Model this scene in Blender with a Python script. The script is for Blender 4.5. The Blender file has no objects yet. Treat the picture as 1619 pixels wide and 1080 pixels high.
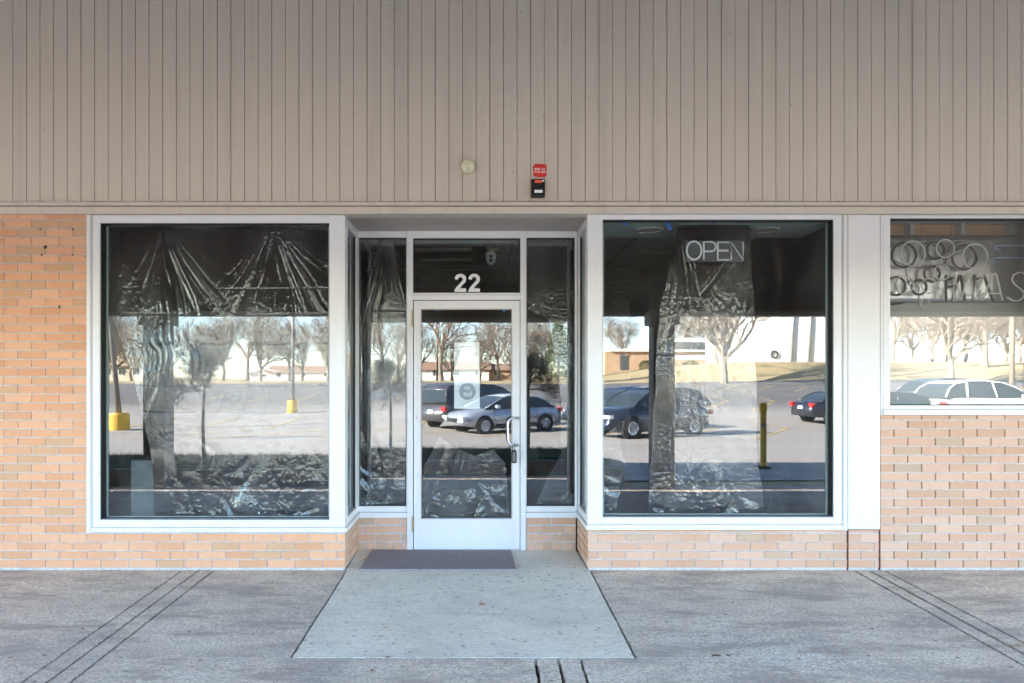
import bpy, math, random
from mathutils import Vector, Matrix, noise
R = math.radians
sc = bpy.context.scene
C = sc.collection

# ------------------------------------------------------------------ camera, sky, sun, exposure
CAMY, CAMZ, F, VX, VY = -5.31, 1.47, 1100.0, 761.0, 597.0
cd = bpy.data.cameras.new("camera"); cam = bpy.data.objects.new("camera", cd); C.objects.link(cam)
cam.location = (0, CAMY, CAMZ); cam.rotation_euler = (R(90), 0, 0)
cd.sensor_width = 36; cd.lens = 36 * F / 1619
cd.shift_x = (809.5 - VX) / 1619; cd.shift_y = (VY - 540) / 1619
cd.clip_end = 3000; cd.clip_start = 0.05
sc.camera = cam
SUN_EL, SUN_ROT = R(24), R(-68)
w = bpy.data.worlds.new("World"); sc.world = w; w.use_nodes = True
nt = w.node_tree; nt.nodes.clear()
sky = nt.nodes.new("ShaderNodeTexSky"); sky.sky_type = 'NISHITA'; sky.sun_disc = False
sky.sun_elevation = SUN_EL; sky.sun_rotation = SUN_ROT; sky.air_density = 0.75; sky.dust_density = 0.0; sky.ozone_density = 1.2
bg = nt.nodes.new("ShaderNodeBackground"); bg.inputs[1].default_value = 0.11
wo = nt.nodes.new("ShaderNodeOutputWorld")
nt.links.new(sky.outputs[0], bg.inputs[0]); nt.links.new(bg.outputs[0], wo.inputs[0])
sl = bpy.data.lights.new("sun", 'SUN'); sl.energy = 5.0; sl.angle = R(0.5); sl.color = (1, .91, .80)
so = bpy.data.objects.new("sun", sl); C.objects.link(so)
sd = Vector((math.cos(SUN_EL) * math.sin(SUN_ROT), math.cos(SUN_EL) * math.cos(SUN_ROT), math.sin(SUN_EL)))
so.rotation_euler = sd.to_track_quat('Z', 'Y').to_euler(); so.location = (-20, 10, 20)
vs = sc.view_settings; vs.view_transform = 'Standard'; vs.look = 'None'; vs.gamma = 1; vs.use_curve_mapping = False
vs.exposure = 4.31
sc.cycles.max_bounces = 10; sc.cycles.transparent_max_bounces = 24; sc.cycles.diffuse_bounces = 4
sc.cycles.glossy_bounces = 5; sc.cycles.caustics_reflective = False; sc.cycles.caustics_refractive = False
sc.cycles.sample_clamp_indirect = 6; sc.cycles.use_denoising = True; sc.cycles.use_adaptive_sampling = False
sc.cycles.use_guiding = True; sc.cycles.use_surface_guiding = True; sc.cycles.use_volume_guiding = False

rnd = random.Random(7)

# ------------------------------------------------------------------ coordinates from the photograph's pixels
def fx(px, y=0.0): return (px - VX) * (y - CAMY) / F
def fz(py, y=0.0): return CAMZ + (VY - py) * (y - CAMY) / F
RY = 0.575                      # back plane of the doorway recess
def mx(px, D): return (px - VX) * D / F          # reflected thing at virtual distance D
def my(D, m=.05): return -(D + CAMY - 2 * m) if False else -(D - 5.31 - 2 * m)
def mz(py, D): return CAMZ + (VY - py) * D / F

# ------------------------------------------------------------------ mesh helper
class MB:
    def __init__(s): s.v = []; s.f = []; s.m = []; s.t = []; s.mi = 0; s.tone = 0.5
    def face(s, idx): s.f.append(tuple(idx)); s.m.append(s.mi); s.t.append(s.tone)
    def add(s, vs_, fs_):
        b = len(s.v); s.v += [tuple(q) for q in vs_]
        for f in fs_: s.face([b + i for i in f])
    def box(s, x0, x1, y0, y1, z0, z1):
        if x0 > x1: x0, x1 = x1, x0
        if y0 > y1: y0, y1 = y1, y0
        if z0 > z1: z0, z1 = z1, z0
        s.add([(x0,y0,z0),(x1,y0,z0),(x1,y1,z0),(x0,y1,z0),(x0,y0,z1),(x1,y0,z1),(x1,y1,z1),(x0,y1,z1)],
              [(0,3,2,1),(4,5,6,7),(0,1,5,4),(1,2,6,5),(2,3,7,6),(3,0,4,7)])
    def tube(s, pts, rad, n=6, cap=True):
        pts = [Vector(p) for p in pts]
        if not isinstance(rad, (list, tuple)): rad = [rad] * len(pts)
        b = len(s.v); up = None
        for i, p in enumerate(pts):
            d = (pts[min(i + 1, len(pts) - 1)] - pts[max(i - 1, 0)])
            if d.length < 1e-9: d = Vector((0, 0, 1))
            d.normalize()
            if up is None:
                up = Vector((0, 0, 1)) if abs(d.z) < .9 else Vector((1, 0, 0))
            a = (up - d * up.dot(d))
            if a.length < 1e-5: a = d.orthogonal()
            a.normalize(); c = d.cross(a); up = a
            for k in range(n):
                t = 2 * math.pi * k / n
                s.v.append(tuple(p + (a * math.cos(t) + c * math.sin(t)) * rad[i]))
        for i in range(len(pts) - 1):
            for k in range(n):
                k2 = (k + 1) % n
                s.face((b + i*n + k, b + i*n + k2, b + (i+1)*n + k2, b + (i+1)*n + k))
        if cap:
            s.face([b + k for k in range(n)][::-1]); e = b + (len(pts) - 1) * n
            s.face([e + k for k in range(n)])
    def lathe(s, prof, n=24, axis='z', c=(0, 0, 0)):
        b = len(s.v)
        for r, h in prof:
            for k in range(n):
                t = 2 * math.pi * k / n; a, d = r * math.cos(t), r * math.sin(t)
                q = {'z': (a, d, h), 'y': (a, h, d), 'x': (h, a, d)}[axis]
                s.v.append((q[0] + c[0], q[1] + c[1], q[2] + c[2]))
        for i in range(len(prof) - 1):
            for k in range(n):
                k2 = (k + 1) % n; s.face((b + i*n + k, b + i*n + k2, b + (i+1)*n + k2, b + (i+1)*n + k))
        s.face([b + k for k in range(n)]); s.face([b + (len(prof)-1)*n + k for k in range(n)])
    def prism(s, pts, y0, y1):           # xz polygon extruded along y
        n = len(pts); b = len(s.v)
        s.v += [(x, y0, z) for x, z in pts] + [(x, y1, z) for x, z in pts]
        s.face([b + i for i in range(n)]); s.face([b + n + i for i in range(n)][::-1])
        for i in range(n):
            j = (i + 1) % n; s.face((b + i, b + n + i, b + n + j, b + j))
    def slab(s, pts, zt_, thick):        # xy polygon with a top height function
        n = len(pts); b = len(s.v)
        s.v += [(x, y, zt_(x, y)) for x, y in pts] + [(x, y, zt_(x, y) - thick) for x, y in pts]
        s.face([b + i for i in range(n)])
        for i in range(n):
            j = (i + 1) % n; s.face((b + i, b + n + i, b + n + j, b + j))
    def build(s, name, mats, parent=None, bevel=0, smooth=False, tones=False):
        me = bpy.data.meshes.new(name); me.from_pydata(s.v, [], s.f)
        if not isinstance(mats, (list, tuple)): mats = [mats]
        for m in mats: me.materials.append(m)
        if len(mats) > 1: me.polygons.foreach_set('material_index', s.m)
        if smooth: me.polygons.foreach_set('use_smooth', [True] * len(s.f))
        if tones:
            a = me.attributes.new('tone', 'FLOAT', 'FACE'); a.data.foreach_set('value', s.t)
        me.update()
        o = bpy.data.objects.new(name, me); C.objects.link(o)
        if parent:
            o.parent = parent
            if parent.type == 'EMPTY': o.matrix_parent_inverse = Matrix.Translation(-parent.location)
        if bevel:
            b = o.modifiers.new('bevel', 'BEVEL'); b.width = bevel; b.segments = 2; b.limit_method = 'ANGLE'
        return o

def tag(o, label, cat, group=None):
    o['label'] = label; o['category'] = cat
    if group: o['group'] = group
    return o
def thing(name, loc, label, cat, group=None):
    o = bpy.data.objects.new(name, None); C.objects.link(o); o.location = loc
    return tag(o, label, cat, group)
def struct(o): o['kind'] = 'structure'; return o
def kids(o): return [c for c in bpy.data.objects if c.parent == o]
def copy_tree(o, parent=None):
    ch = kids(o); c = o.copy(); C.objects.link(c)
    if parent: c.parent = parent
    for k in ch: copy_tree(k, c)
    return c
def text_mesh(body, size, bold=0.0, extr=.001):
    cu = bpy.data.curves.new('t', 'FONT'); cu.body = body; cu.size = size; cu.offset = bold; cu.extrude = extr
    cu.align_x = 'CENTER'; cu.align_y = 'CENTER'
    o = bpy.data.objects.new('t', cu); C.objects.link(o)
    dg = bpy.context.evaluated_depsgraph_get(); dg.update()
    me = bpy.data.meshes.new_from_object(o.evaluated_get(dg)); bpy.data.objects.remove(o)
    return me
def text_obj(name, body, size, loc, mat, parent, bold=0.0, w=None, h=None, extr=.001):
    me = text_mesh(body, size, bold, extr)
    xs = [v.co.x for v in me.vertices]; ys = [v.co.y for v in me.vertices]
    cx, cy = (min(xs)+max(xs))/2, (min(ys)+max(ys))/2
    sx = w / (max(xs)-min(xs)) if w else 1; sy = h / (max(ys)-min(ys)) if h else sx
    for v in me.vertices:
        x, y, z = v.co; v.co = (loc[0] + (x-cx)*sx, loc[1] - z, loc[2] + (y-cy)*sy)
    me.materials.clear(); me.materials.append(mat)
    o = bpy.data.objects.new(name, me); C.objects.link(o); o.parent = parent
    if parent.type == 'EMPTY': o.matrix_parent_inverse = Matrix.Translation(-parent.location)
    return o

# ------------------------------------------------------------------ materials
class NT:
    def __init__(s, name):
        s.m = bpy.data.materials.new(name); s.m.use_nodes = True; s.t = s.m.node_tree; s.t.nodes.clear()
        s.out = s.n('ShaderNodeOutputMaterial'); s.tc = s.n('ShaderNodeTexCoord')
    def n(s, kind, **kw):
        q = s.t.nodes.new(kind)
        for k, v in kw.items(): setattr(q, k, v)
        return q
    def l(s, a, b): s.t.links.new(a, b)
    def mapping(s, scale):
        m = s.n('ShaderNodeMapping'); m.inputs['Scale'].default_value = scale; s.l(s.tc.outputs['Object'], m.inputs[0]); return m.outputs[0]
    def noise(s, sc_=(1, 1, 1), scale=1, detail=4, rough=.55):
        q = s.n('ShaderNodeTexNoise'); q.inputs['Scale'].default_value = scale; q.inputs['Detail'].default_value = detail
        q.inputs['Roughness'].default_value = rough; s.l(s.mapping(sc_), q.inputs['Vector']); return q.outputs['Fac']
    def voro(s, sc_=(1, 1, 1), scale=1, feature='F1'):
        q = s.n('ShaderNodeTexVoronoi', feature=feature); q.inputs['Scale'].default_value = scale
        s.l(s.mapping(sc_), q.inputs['Vector']); return q.outputs['Distance']
    def ramp(s, fac, stops):
        q = s.n('ShaderNodeValToRGB'); e = q.color_ramp.elements
        while len(e) < len(stops): e.new(.5)
        for i, (p, c) in enumerate(stops):
            e[i].position = p; e[i].color = (*c, 1) if len(c) == 3 else c
        s.l(fac, q.inputs[0]); return q.outputs[0]
    def mix(s, fac, a, b, mode='MIX'):
        q = s.n('ShaderNodeMix', data_type='RGBA', blend_type=mode)
        for v, i in ((fac, 0), (a, 6), (b, 7)):
            if isinstance(v, (int, float)): q.inputs[i].default_value = v
            elif isinstance(v, tuple): q.inputs[i].default_value = (*v, 1)
            else: s.l(v, q.inputs[i])
        return q.outputs[2]
    def math(s, op, a, b=None, clamp=False):
        q = s.n('ShaderNodeMath', operation=op, use_clamp=clamp)
        for v, i in ((a, 0), (b, 1)):
            if v is None: continue
            if isinstance(v, (int, float)): q.inputs[i].default_value = v
            else: s.l(v, q.inputs[i])
        return q.outputs[0]
    def attr(s, name): return s.n('ShaderNodeAttribute', attribute_name=name).outputs['Fac']
    def bump(s, h, dist=.002, strength=1, nrm=None):
        q = s.n('ShaderNodeBump'); q.inputs['Distance'].default_value = dist; q.inputs['Strength'].default_value = strength
        s.l(h, q.inputs['Height'])
        if nrm: s.l(nrm, q.inputs['Normal'])
        return q.outputs[0]
    def pbr(s, col, rough=.6, metal=0, normal=None, spec=.5, coat=0):
        q = s.n('ShaderNodeBsdfPrincipled')
        for v, k in ((col, 'Base Color'), (rough, 'Roughness'), (metal, 'Metallic'), (spec, 'Specular IOR Level'), (coat, 'Coat Weight')):
            if isinstance(v, (int, float)): q.inputs[k].default_value = v
            elif isinstance(v, tuple): q.inputs[k].default_value = (*v, 1)
            else: s.l(v, q.inputs[k])
        if normal: s.l(normal, q.inputs['Normal'])
        s.l(q.outputs[0], s.out.inputs[0]); return q

def plain(name, col, rough=.6, metal=0, var=.12, scale=6, bump=.0006, bscale=80, coat=0, spec=.5):
    a = NT(name); f = a.noise((1, 1, 1), scale, 5)
    lo = tuple(c * (1 - var) for c in col); hi = tuple(min(1, c * (1 + var)) for c in col)
    c = a.ramp(f, [(.3, lo), (.7, hi)]); nrm = a.bump(a.noise((1, 1, 1), bscale, 3), bump) if bump else None
    a.pbr(c, rough, metal, nrm, spec, coat); return a.m

def m_brick(name='brick', k=(1, 1, 1)):
    a = NT(name); t = a.attr('tone')
    base = a.ramp(t, [(0, (.56, .38, .25)), (.08, (.60, .39, .25)), (.14, (.62, .34, .20)), (.45, (.70, .41, .27)), (.75, (.74, .47, .33)), (1, (.66, .37, .23))])
    base = a.mix(1, base, k, 'MULTIPLY')
    st = a.noise((160, 160, 6), 1, 3, .7)
    c = a.mix(a.math('MULTIPLY', st, .45), base, a.mix(1, base, (.62, .55, .5), 'MULTIPLY'))
    sp = a.noise((1, 1, 1), 260, 2); c = a.mix(a.ramp(sp, [(.64, (0,0,0)), (.72, (1,1,1))]), c, (.30, .16, .09))
    bl = a.noise((1, 1, 1), 3.5, 4); c = a.mix(a.math('MULTIPLY', bl, .3), c, (.66, .52, .40))
    h = a.math('ADD', a.noise((200, 200, 10), 1, 3), a.math('MULTIPLY', a.noise((1,1,1), 120, 3), .7))
    a.pbr(c, .85, 0, a.bump(h, .0018)); return a.m
def m_mortar():
    a = NT('mortar'); c = a.ramp(a.noise((1,1,1), 30, 5), [(.3, (.46,.435,.41)), (.7, (.68,.66,.63))])
    a.pbr(c, .95, 0, a.bump(a.noise((1,1,1), 250, 3), .002)); return a.m
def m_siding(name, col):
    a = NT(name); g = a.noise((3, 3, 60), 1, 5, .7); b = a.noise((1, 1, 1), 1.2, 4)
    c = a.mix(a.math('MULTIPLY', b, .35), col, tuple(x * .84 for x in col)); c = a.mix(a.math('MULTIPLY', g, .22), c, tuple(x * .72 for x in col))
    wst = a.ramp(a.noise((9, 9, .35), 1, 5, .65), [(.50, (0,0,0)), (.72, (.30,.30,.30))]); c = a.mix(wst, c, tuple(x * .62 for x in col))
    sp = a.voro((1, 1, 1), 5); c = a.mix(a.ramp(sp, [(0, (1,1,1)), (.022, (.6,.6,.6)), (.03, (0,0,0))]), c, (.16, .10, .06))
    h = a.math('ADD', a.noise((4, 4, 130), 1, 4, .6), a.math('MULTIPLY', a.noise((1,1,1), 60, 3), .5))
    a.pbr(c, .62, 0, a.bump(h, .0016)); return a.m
def m_white(name='white_metal', col=(.77, .765, .755), dirt=1):
    a = NT(name); c = a.mix(a.math('MULTIPLY', a.noise((14, 14, .8), 1, 5, .7), .22 * dirt), col, (.55, .53, .49))
    sp = a.noise((1, 1, 1), 38, 4, .7); c = a.mix(a.ramp(sp, [(.665, (0,0,0)), (.73, (.75,.75,.75))]), c, (.40, .33, .25))
    a.pbr(c, a.math('ADD', a.math('MULTIPLY', a.noise((1,1,1), 12, 3), .25), .28), 0, a.bump(a.noise((1,1,1), 18, 3), .0009)); return a.m
def m_concrete(name, base, dark, light, pits=.5, spots=.5, blue=False):
    a = NT(name)
    c = a.ramp(a.noise((1, 1, 1), 1.7, 7, .65), [(.32, dark), (.52, base), (.72, light)])
    f = a.noise((1, 2.2, 1), 45, 6, .75)
    c = a.mix(a.ramp(f, [(.38, (.55,.55,.55)), (.56, (0,0,0))]), c, tuple(x * .55 for x in base))
    c = a.mix(a.ramp(a.noise((1, 1.8, 1), 70, 5, .8), [(.58, (0,0,0)), (.74, (pits,)*3)]), c, tuple(min(1, x * 1.7) for x in light))
    s1 = a.voro((1, 1, 1), 16); m = a.noise((1,1,1), 2.3, 3)
    s1 = a.mix(a.ramp(m, [(.42, (0,0,0)), (.58, (1,1,1))]), (0,0,0), a.ramp(s1, [(.12, (spots,)*3), (.26, (0,0,0))]))
    c = a.mix(s1, c, tuple(x * .42 for x in base))
    st = a.noise((.6, 2.4, 1), 1.5, 5, .6)
    c = a.mix(a.ramp(st, [(.55, (0,0,0)), (.68, (.5,.5,.5))]), c, tuple(x * .62 for x in base))
    br = a.ramp(a.noise((.5, 5, 1), 9, 6, .7), [(.5, (0,0,0)), (.68, (.35,.35,.35))]); c = a.mix(br, c, tuple(x * .6 for x in base))
    s2 = a.ramp(a.voro((1, 1.5, 1.1), 6.5), [(.07, (.8,.8,.8)), (.15, (0,0,0))]); c = a.mix(s2, c, tuple(x * .5 for x in base))
    h = a.math('ADD', a.noise((1, 1, 1), 90, 6, .75), a.math('MULTIPLY', a.noise((1,1,1), 14, 5), 1.2))
    a.pbr(c, .82, 0, a.bump(h, .003 + .004 * pits)); return a.m
def m_walk():
    a = NT('walk_concrete')
    c = a.ramp(a.noise((1, 1.6, 1), 1.5, 9, .68), [(.36, (.50,.42,.375)), (.5, (.86,.72,.56)), (.64, (.97,.85,.68))])
    f = a.noise((1, 1.7, 1), 60, 5, .8)
    c = a.mix(a.ramp(f, [(.40, (.85,.85,.85)), (.56, (0,0,0))]), c, (.36, .315, .285))
    sx = a.n('ShaderNodeSeparateXYZ'); a.l(a.tc.outputs['Object'], sx.inputs[0])   # salt-pitted area right of the entrance
    px = a.math('SUBTRACT', sx.outputs[0], 1.5); py = a.math('ADD', sx.outputs[1], 1.5)
    d = a.math('SQRT', a.math('ADD', a.math('MULTIPLY', a.math('MULTIPLY', px, px), .35), a.math('MULTIPLY', py, py)))
    d = a.math('ADD', d, a.math('MULTIPLY', a.noise((1,1,1), 1.6, 5), 1.2))
    zone = a.ramp(d, [(.7, (1,1,1)), (1.7, (.20,.20,.20))])
    pit = a.ramp(a.noise((1, 1.7, 1), 30, 7, .85), [(.49, (0,0,0)), (.57, (1,1,1))])
    c = a.mix(a.math('MULTIPLY', pit, zone), c, (.90, .89, .87))
    pit2 = a.ramp(a.noise((1, 1.7, 1.3), 44, 6, .85), [(.38, (1,1,1)), (.47, (0,0,0))])
    c = a.mix(a.math('MULTIPLY', pit2, zone), c, (.20, .19, .19))
    chip = a.ramp(a.voro((1, 1.6, 1), 6), [(.05, (.95,.95,.95)), (.10, (0,0,0))]); c = a.mix(chip, c, (.14, .115, .10))
    bl = a.ramp(a.noise((.8, 2.8, 1), 2.1, 7, .7), [(.51, (0,0,0)), (.62, (.75,.75,.75))]); c = a.mix(bl, c, (.42, .345, .285))
    wl = a.ramp(a.noise((.9, 3.2, 2), 3.3, 8, .8), [(.60, (0,0,0)), (.70, (.7,.7,.7))]); c = a.mix(wl, c, (.86, .84, .82))
    wsp = a.ramp(a.voro((1, 1, 1), 4.3), [(.018, (1,1,1)), (.03, (0,0,0))]); c = a.mix(wsp, c, (.9, .89, .87))
    h = a.math('ADD', a.noise((1, 1.5, 1), 75, 7, .78), a.math('MULTIPLY', a.noise((1,1,1), 9, 5), 1.5))
    a.pbr(c, .85, 0, a.bump(h, .009)); return a.m
def m_glass(name, refl=.062, tint=(.93, .955, .95), haze=0.0, wav=.00035, wscale=1.6):
    a = NT(name); nrm = a.bump(a.noise((1, 1, .7), wscale, 1, .3), wav)
    lw = a.n('ShaderNodeLayerWeight'); lw.inputs[0].default_value = .5
    fac = a.math('ADD', refl, a.math('MULTIPLY', a.math('POWER', lw.outputs['Facing'], 5), .75), True)
    tr = a.n('ShaderNodeBsdfTransparent'); tr.inputs[0].default_value = (*tint, 1)
    gl = a.n('ShaderNodeBsdfGlossy'); gl.inputs['Roughness'].default_value = 0.0; gl.inputs[0].default_value = (1, 1, 1, 1); a.l(nrm, gl.inputs['Normal'])
    mx_ = a.n('ShaderNodeMixShader'); a.l(fac, mx_.inputs[0]); a.l(tr.outputs[0], mx_.inputs[1]); a.l(gl.outputs[0], mx_.inputs[2])
    df = a.n('ShaderNodeBsdfDiffuse'); df.inputs[0].default_value = (.6, .6, .58, 1)
    m2 = a.n('ShaderNodeMixShader')
    dust_haze = a.ramp(a.noise((2.0, 2.0, .8), 2.2, 6, .65), [(.45, (haze,)*3), (.75, (haze + .045,)*3)])
    spk = a.ramp(a.voro((1,1,1), 11), [(.012, (.6,.6,.6)), (.025, (0,0,0))])
    a.l(a.math('ADD', dust_haze, spk, True), m2.inputs[0]); a.l(mx_.outputs[0], m2.inputs[1]); a.l(df.outputs[0], m2.inputs[2])
    a.l(m2.outputs[0], a.out.inputs[0]); return a.m
def m_plastic():
    a = NT('black_plastic')
    def lines(sc_, scale, k):
        n_ = a.noise(sc_, scale, 2, .45); return a.math('SUBTRACT', 1, a.math('MULTIPLY', a.math('ABSOLUTE', a.math('SUBTRACT', n_, .5)), k), True)
    zone = a.ramp(a.noise((1, 1, 1), 3.6, 4, .6), [(.50, (.0,.0,.0)), (.74, (1,1,1))])
    h = a.math('ADD', a.math('MULTIPLY', lines((1, 1, 1.3), 10, 6), 1.2), a.math('MULTIPLY', lines((1.4, 1, .9), 25, 7), .38))
    h = a.math('ADD', h, a.math('MULTIPLY', a.noise((1, 1, 1), 60, 3), .12))
    h = a.math('ADD', a.math('MULTIPLY', h, zone), a.math('MULTIPLY', a.noise((1, 1, 1), 9, 2), .25))
    a.pbr((.010, .010, .014), .17, 0, a.bump(h, .0014), .6).inputs['IOR'].default_value = 1.8; return a.m
def m_asphalt():
    a = NT('asphalt'); sx = a.n('ShaderNodeSeparateXYZ'); a.l(a.tc.outputs['Object'], sx.inputs[0])
    y = a.math('ADD', sx.outputs[1], a.math('MULTIPLY', a.noise((.08, .3, 1), 1, 4), 9))
    z = a.ramp(a.math('MULTIPLY', a.math('ADD', y, 40), 1/20.0), [(.35, (.15, .148, .15)), (.62, (.345, .32, .29))])
    st = a.noise((.12, 1.6, 1), 1.2, 6, .7); c = a.mix(a.ramp(st, [(.4, (.5,.5,.5)), (.6, (0,0,0))]), z, a.mix(1, z, (.62, .62, .64), 'MULTIPLY'))
    a.pbr(c, .9, 0, a.bump(a.noise((1,1,1), 60, 4), .004)); return a.m
def m_grass(name, lo, hi):
    a = NT(name); c = a.mix(a.noise((1,1,1), 22, 5, .8), lo, hi); c = a.mix(a.math('MULTIPLY', a.noise((1,1,1), .25, 5), .5), c, lo)
    a.pbr(c, .95, 0, a.bump(a.noise((1,1,1), 40, 5), .02)); return a.m

M = dict(
    brick=m_brick(), brickorange=m_brick('orange_brick', (1.14, .95, .74)), mortar=m_mortar(), siding=m_siding('taupe_siding', (.66, .57, .475)), trim=m_siding('taupe_trim', (.66, .575, .485)),
    groove=plain('groove_stain_shade', (.36, .27, .19), .9), white=m_white(), panel=m_white('white_panel', (.77, .76, .735), .8),  # groove tone: brown stain, also the painted shadow line between trim boards
    walk=m_walk(), slab=m_concrete('slab_concrete', (.88, .82, .70), (.74, .69, .60), (.93, .89, .78), .1, .85),
    joint=plain('joint_dirt', (.07, .055, .045), .95, bump=.003), glass=m_glass('window_glass'),
    hazeglass=m_glass('hazed_glass', .11, (.96,.97,.96), haze=.055), gasket=plain('black_gasket', (.015, .015, .016), .5),  # even haze puts the washed-out reflection into the glass colour
    palegasket=plain('pale_green_frame', (.36, .43, .40), .4), plastic=m_plastic(),
    asphalt=m_asphalt(), grass=m_grass('green_grass', (.035, .06, .02), (.09, .13, .045)),
    lawn=m_grass('dormant_lawn', (.36, .28, .14), (.50, .41, .24)), kerb=plain('kerb_concrete', (.22, .20, .18), .9, var=.3),
    yellow=plain('yellow_paint', (.72, .42, .03), .5, var=.12), lane=plain('yellow_line', (.62, .42, .12), .8, var=.25),
    bark=plain('pale_bark', (.23, .19, .15), .9, var=.25), barkdark=plain('dark_bark', (.20, .165, .13), .9, var=.25),
    soffit=plain('grey_soffit', (.42, .36, .32), .35, var=.08, scale=2), canopyin=m_siding('fascia_back', (.22, .185, .155)), soffitwhite=plain('white_bounce_soffit', (.78, .75, .70), .8),
    ceiling=plain('ceiling_tile', (.42, .40, .37), .9), ceilgrid=plain('ceiling_grid', (.25, .24, .22), .6), dark=plain('charcoal_wall', (.035, .032, .038), .6),
    intwall=plain('shop_wall', (.22, .20, .18), .9), teal=plain('pale_teal_paint', (.36, .41, .40), .7), floor=plain('shop_floor', (.12, .11, .11), .4),
    chrome=plain('brushed_metal', (.62, .63, .65), .28, 1, bump=.0002), brass=plain('aged_brass', (.40, .30, .16), .45, .8),
    black=plain('black_casing', (.012, .012, .014), .35), red=plain('red_label', (.74, .04, .03), .5, var=.1), redlab=plain('bright_red_label', (.85, .10, .05), .5),
    paper=plain('white_paper', (.94, .94, .93), .8, var=.03), ink=plain('grey_ink', (.42, .44, .48), .8), cream=plain('cream_enamel', (.68, .64, .42), .3, coat=.5, bump=.0003),
    wood=plain('raw_wood', (.42, .26, .12), .8, var=.3), vinyl=plain('white_vinyl', (.80, .82, .80), .6, var=.03), signgrey=plain('sign_backing', (.13, .13, .13), .4),
    tube=plain('white_tube', (.90, .90, .95), .35, var=.03), neon=plain('unlit_neon_glass', (.85, .82, .75), .15, var=.15, coat=.5), neonblue=plain('blue_neon_glass', (.30, .42, .68), .15, coat=.5),
    tape=plain('blue_tape', (.03, .19, .62), .7), leaf=plain('dry_leaf', (.36, .17, .06), .8, var=.35, scale=30), leafpale=plain('pale_dry_leaf', (.50, .36, .22), .85, var=.3, scale=30), leafdark=plain('dark_dead_leaf', (.14, .06, .035), .8, var=.3, scale=30),
    headjoint=plain('dark_head_joint', (.22,.14,.09), .95), rust=plain('red_sealant', (.10, .025, .02), .8), stud=plain('galvanised_stud', (.38, .39, .37), .45, .4), ply=plain('orange_plywood', (.52, .29, .13), .8),
    tyre=plain('tyre_rubber', (.02, .02, .02), .8), carglass=plain('car_glass', (.03, .04, .045), .04, bump=0), lamp=plain('headlamp', (.75, .75, .72), .1, coat=1), tail=plain('tail_lamp', (.6, .02, .02), .2, coat=1),
    roofbrown=plain('brown_shingle', (.30, .19, .13), .9), wallwhite=plain('white_render', (.78, .78, .76), .8), wallbrick=plain('tan_brick', (.48, .33, .22), .9), walltan=plain('tan_wall', (.62, .56, .45), .9),
    dkwin=plain('dark_window', (.05, .06, .07), .1), evergreen=plain('evergreen_foliage', (.07, .10, .035), .9, var=.4), woodpole=plain('utility_pole', (.22, .18, .14), .9),
    greypole=plain('lamp_pole', (.20, .18, .16), .5))
def m_mat():
    a = NT('coir_mat'); f = a.noise((1,1,1), 120, 4, .8); c = a.ramp(f, [(.35, (.18, .14, .16)), (.55, (.34, .285, .295)), (.75, (.54, .47, .47))])
    sp = a.ramp(a.voro((1,1,1), 70), [(.10, (1,1,1)), (.17, (0,0,0))]); c = a.mix(sp, c, (.62, .56, .55))
    a.pbr(c, .95, 0, a.bump(f, .008)); return a.m
M['mat'] = m_mat()
def m_acrylic():
    a = NT('black_acrylic'); n_ = a.bump(a.noise((1,1,1), 1.6, 1), .02)
    a.pbr((.10, .10, .10), .26, 0, n_, 1.0, 0).inputs['IOR'].default_value = 2.7; return a.m
M['acrylic'] = m_acrylic()

# ------------------------------------------------------------------ ground
def zt(x, y):           # height of the land outside the walkway
    t = -y
    if t < 4.7: return -.35
    pts = [(4.7, -.27), (8, -.34), (14, -.55), (22, -.62), (30, -.45), (45, .25), (58, .85), (66, 1.0), (90, 1.0), (140, .7), (900, .5)]
    for (a, za), (b, zb) in zip(pts, pts[1:]):
        if t <= b:
            k = (t - a) / (b - a); k = k * k * (3 - 2 * k); z = za + (zb - za) * k; break
    else: z = .5
    if t > 57 and x > 8:                       # grassy bank to the right
        k = min(1, (t - 57) / 14) * min(1, (x - 8) / 22); z += 2.2 * k * k * (3 - 2 * k)
    return z
def grid(xs, ys, dz=0.0, sel=None):
    b = MB(); n = len(xs)
    for y in ys:
        for x in xs: b.v.append((x, y, zt(x, y) + dz))
    for j in range(len(ys) - 1):
        for i in range(n - 1):
            cx, cy = (xs[i] + xs[i+1]) / 2, (ys[j] + ys[j+1]) / 2
            if sel is None or sel(cx, cy): b.face((j*n+i, j*n+i+1, (j+1)*n+i+1, (j+1)*n+i))
    return b
def frange(a, b, s):
    o = []
    while a < b - 1e-6: o.append(a); a += s
    return o + [b]
xs = [-900, -300, -150] + frange(-90, 90, 3) + [150, 300, 900]
ys = frange(-100, -4.7, 1.5)[:-1] + [-4.7]
ground = grid(xs, [-900, -400, -200] + ys)
ground.add([(-900, -4.7, -.27), (900, -4.7, -.27), (900, 60, -.3), (-900, 60, -.3)], [(0, 1, 2, 3)])
struct(ground.build('ground', M['lawn'], smooth=True))
def lot_edge(x): return -58 - (6 if x < 0 else 0) - 3 * math.sin(x * .05)
xs2 = frange(-75, 60, 1.5); ys2 = frange(-68, -6.5, 1.5)
struct(grid(xs2, ys2, .02, lambda x, y: y > lot_edge(x)).build('parking_lot', M['asphalt'], smooth=True))
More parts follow.
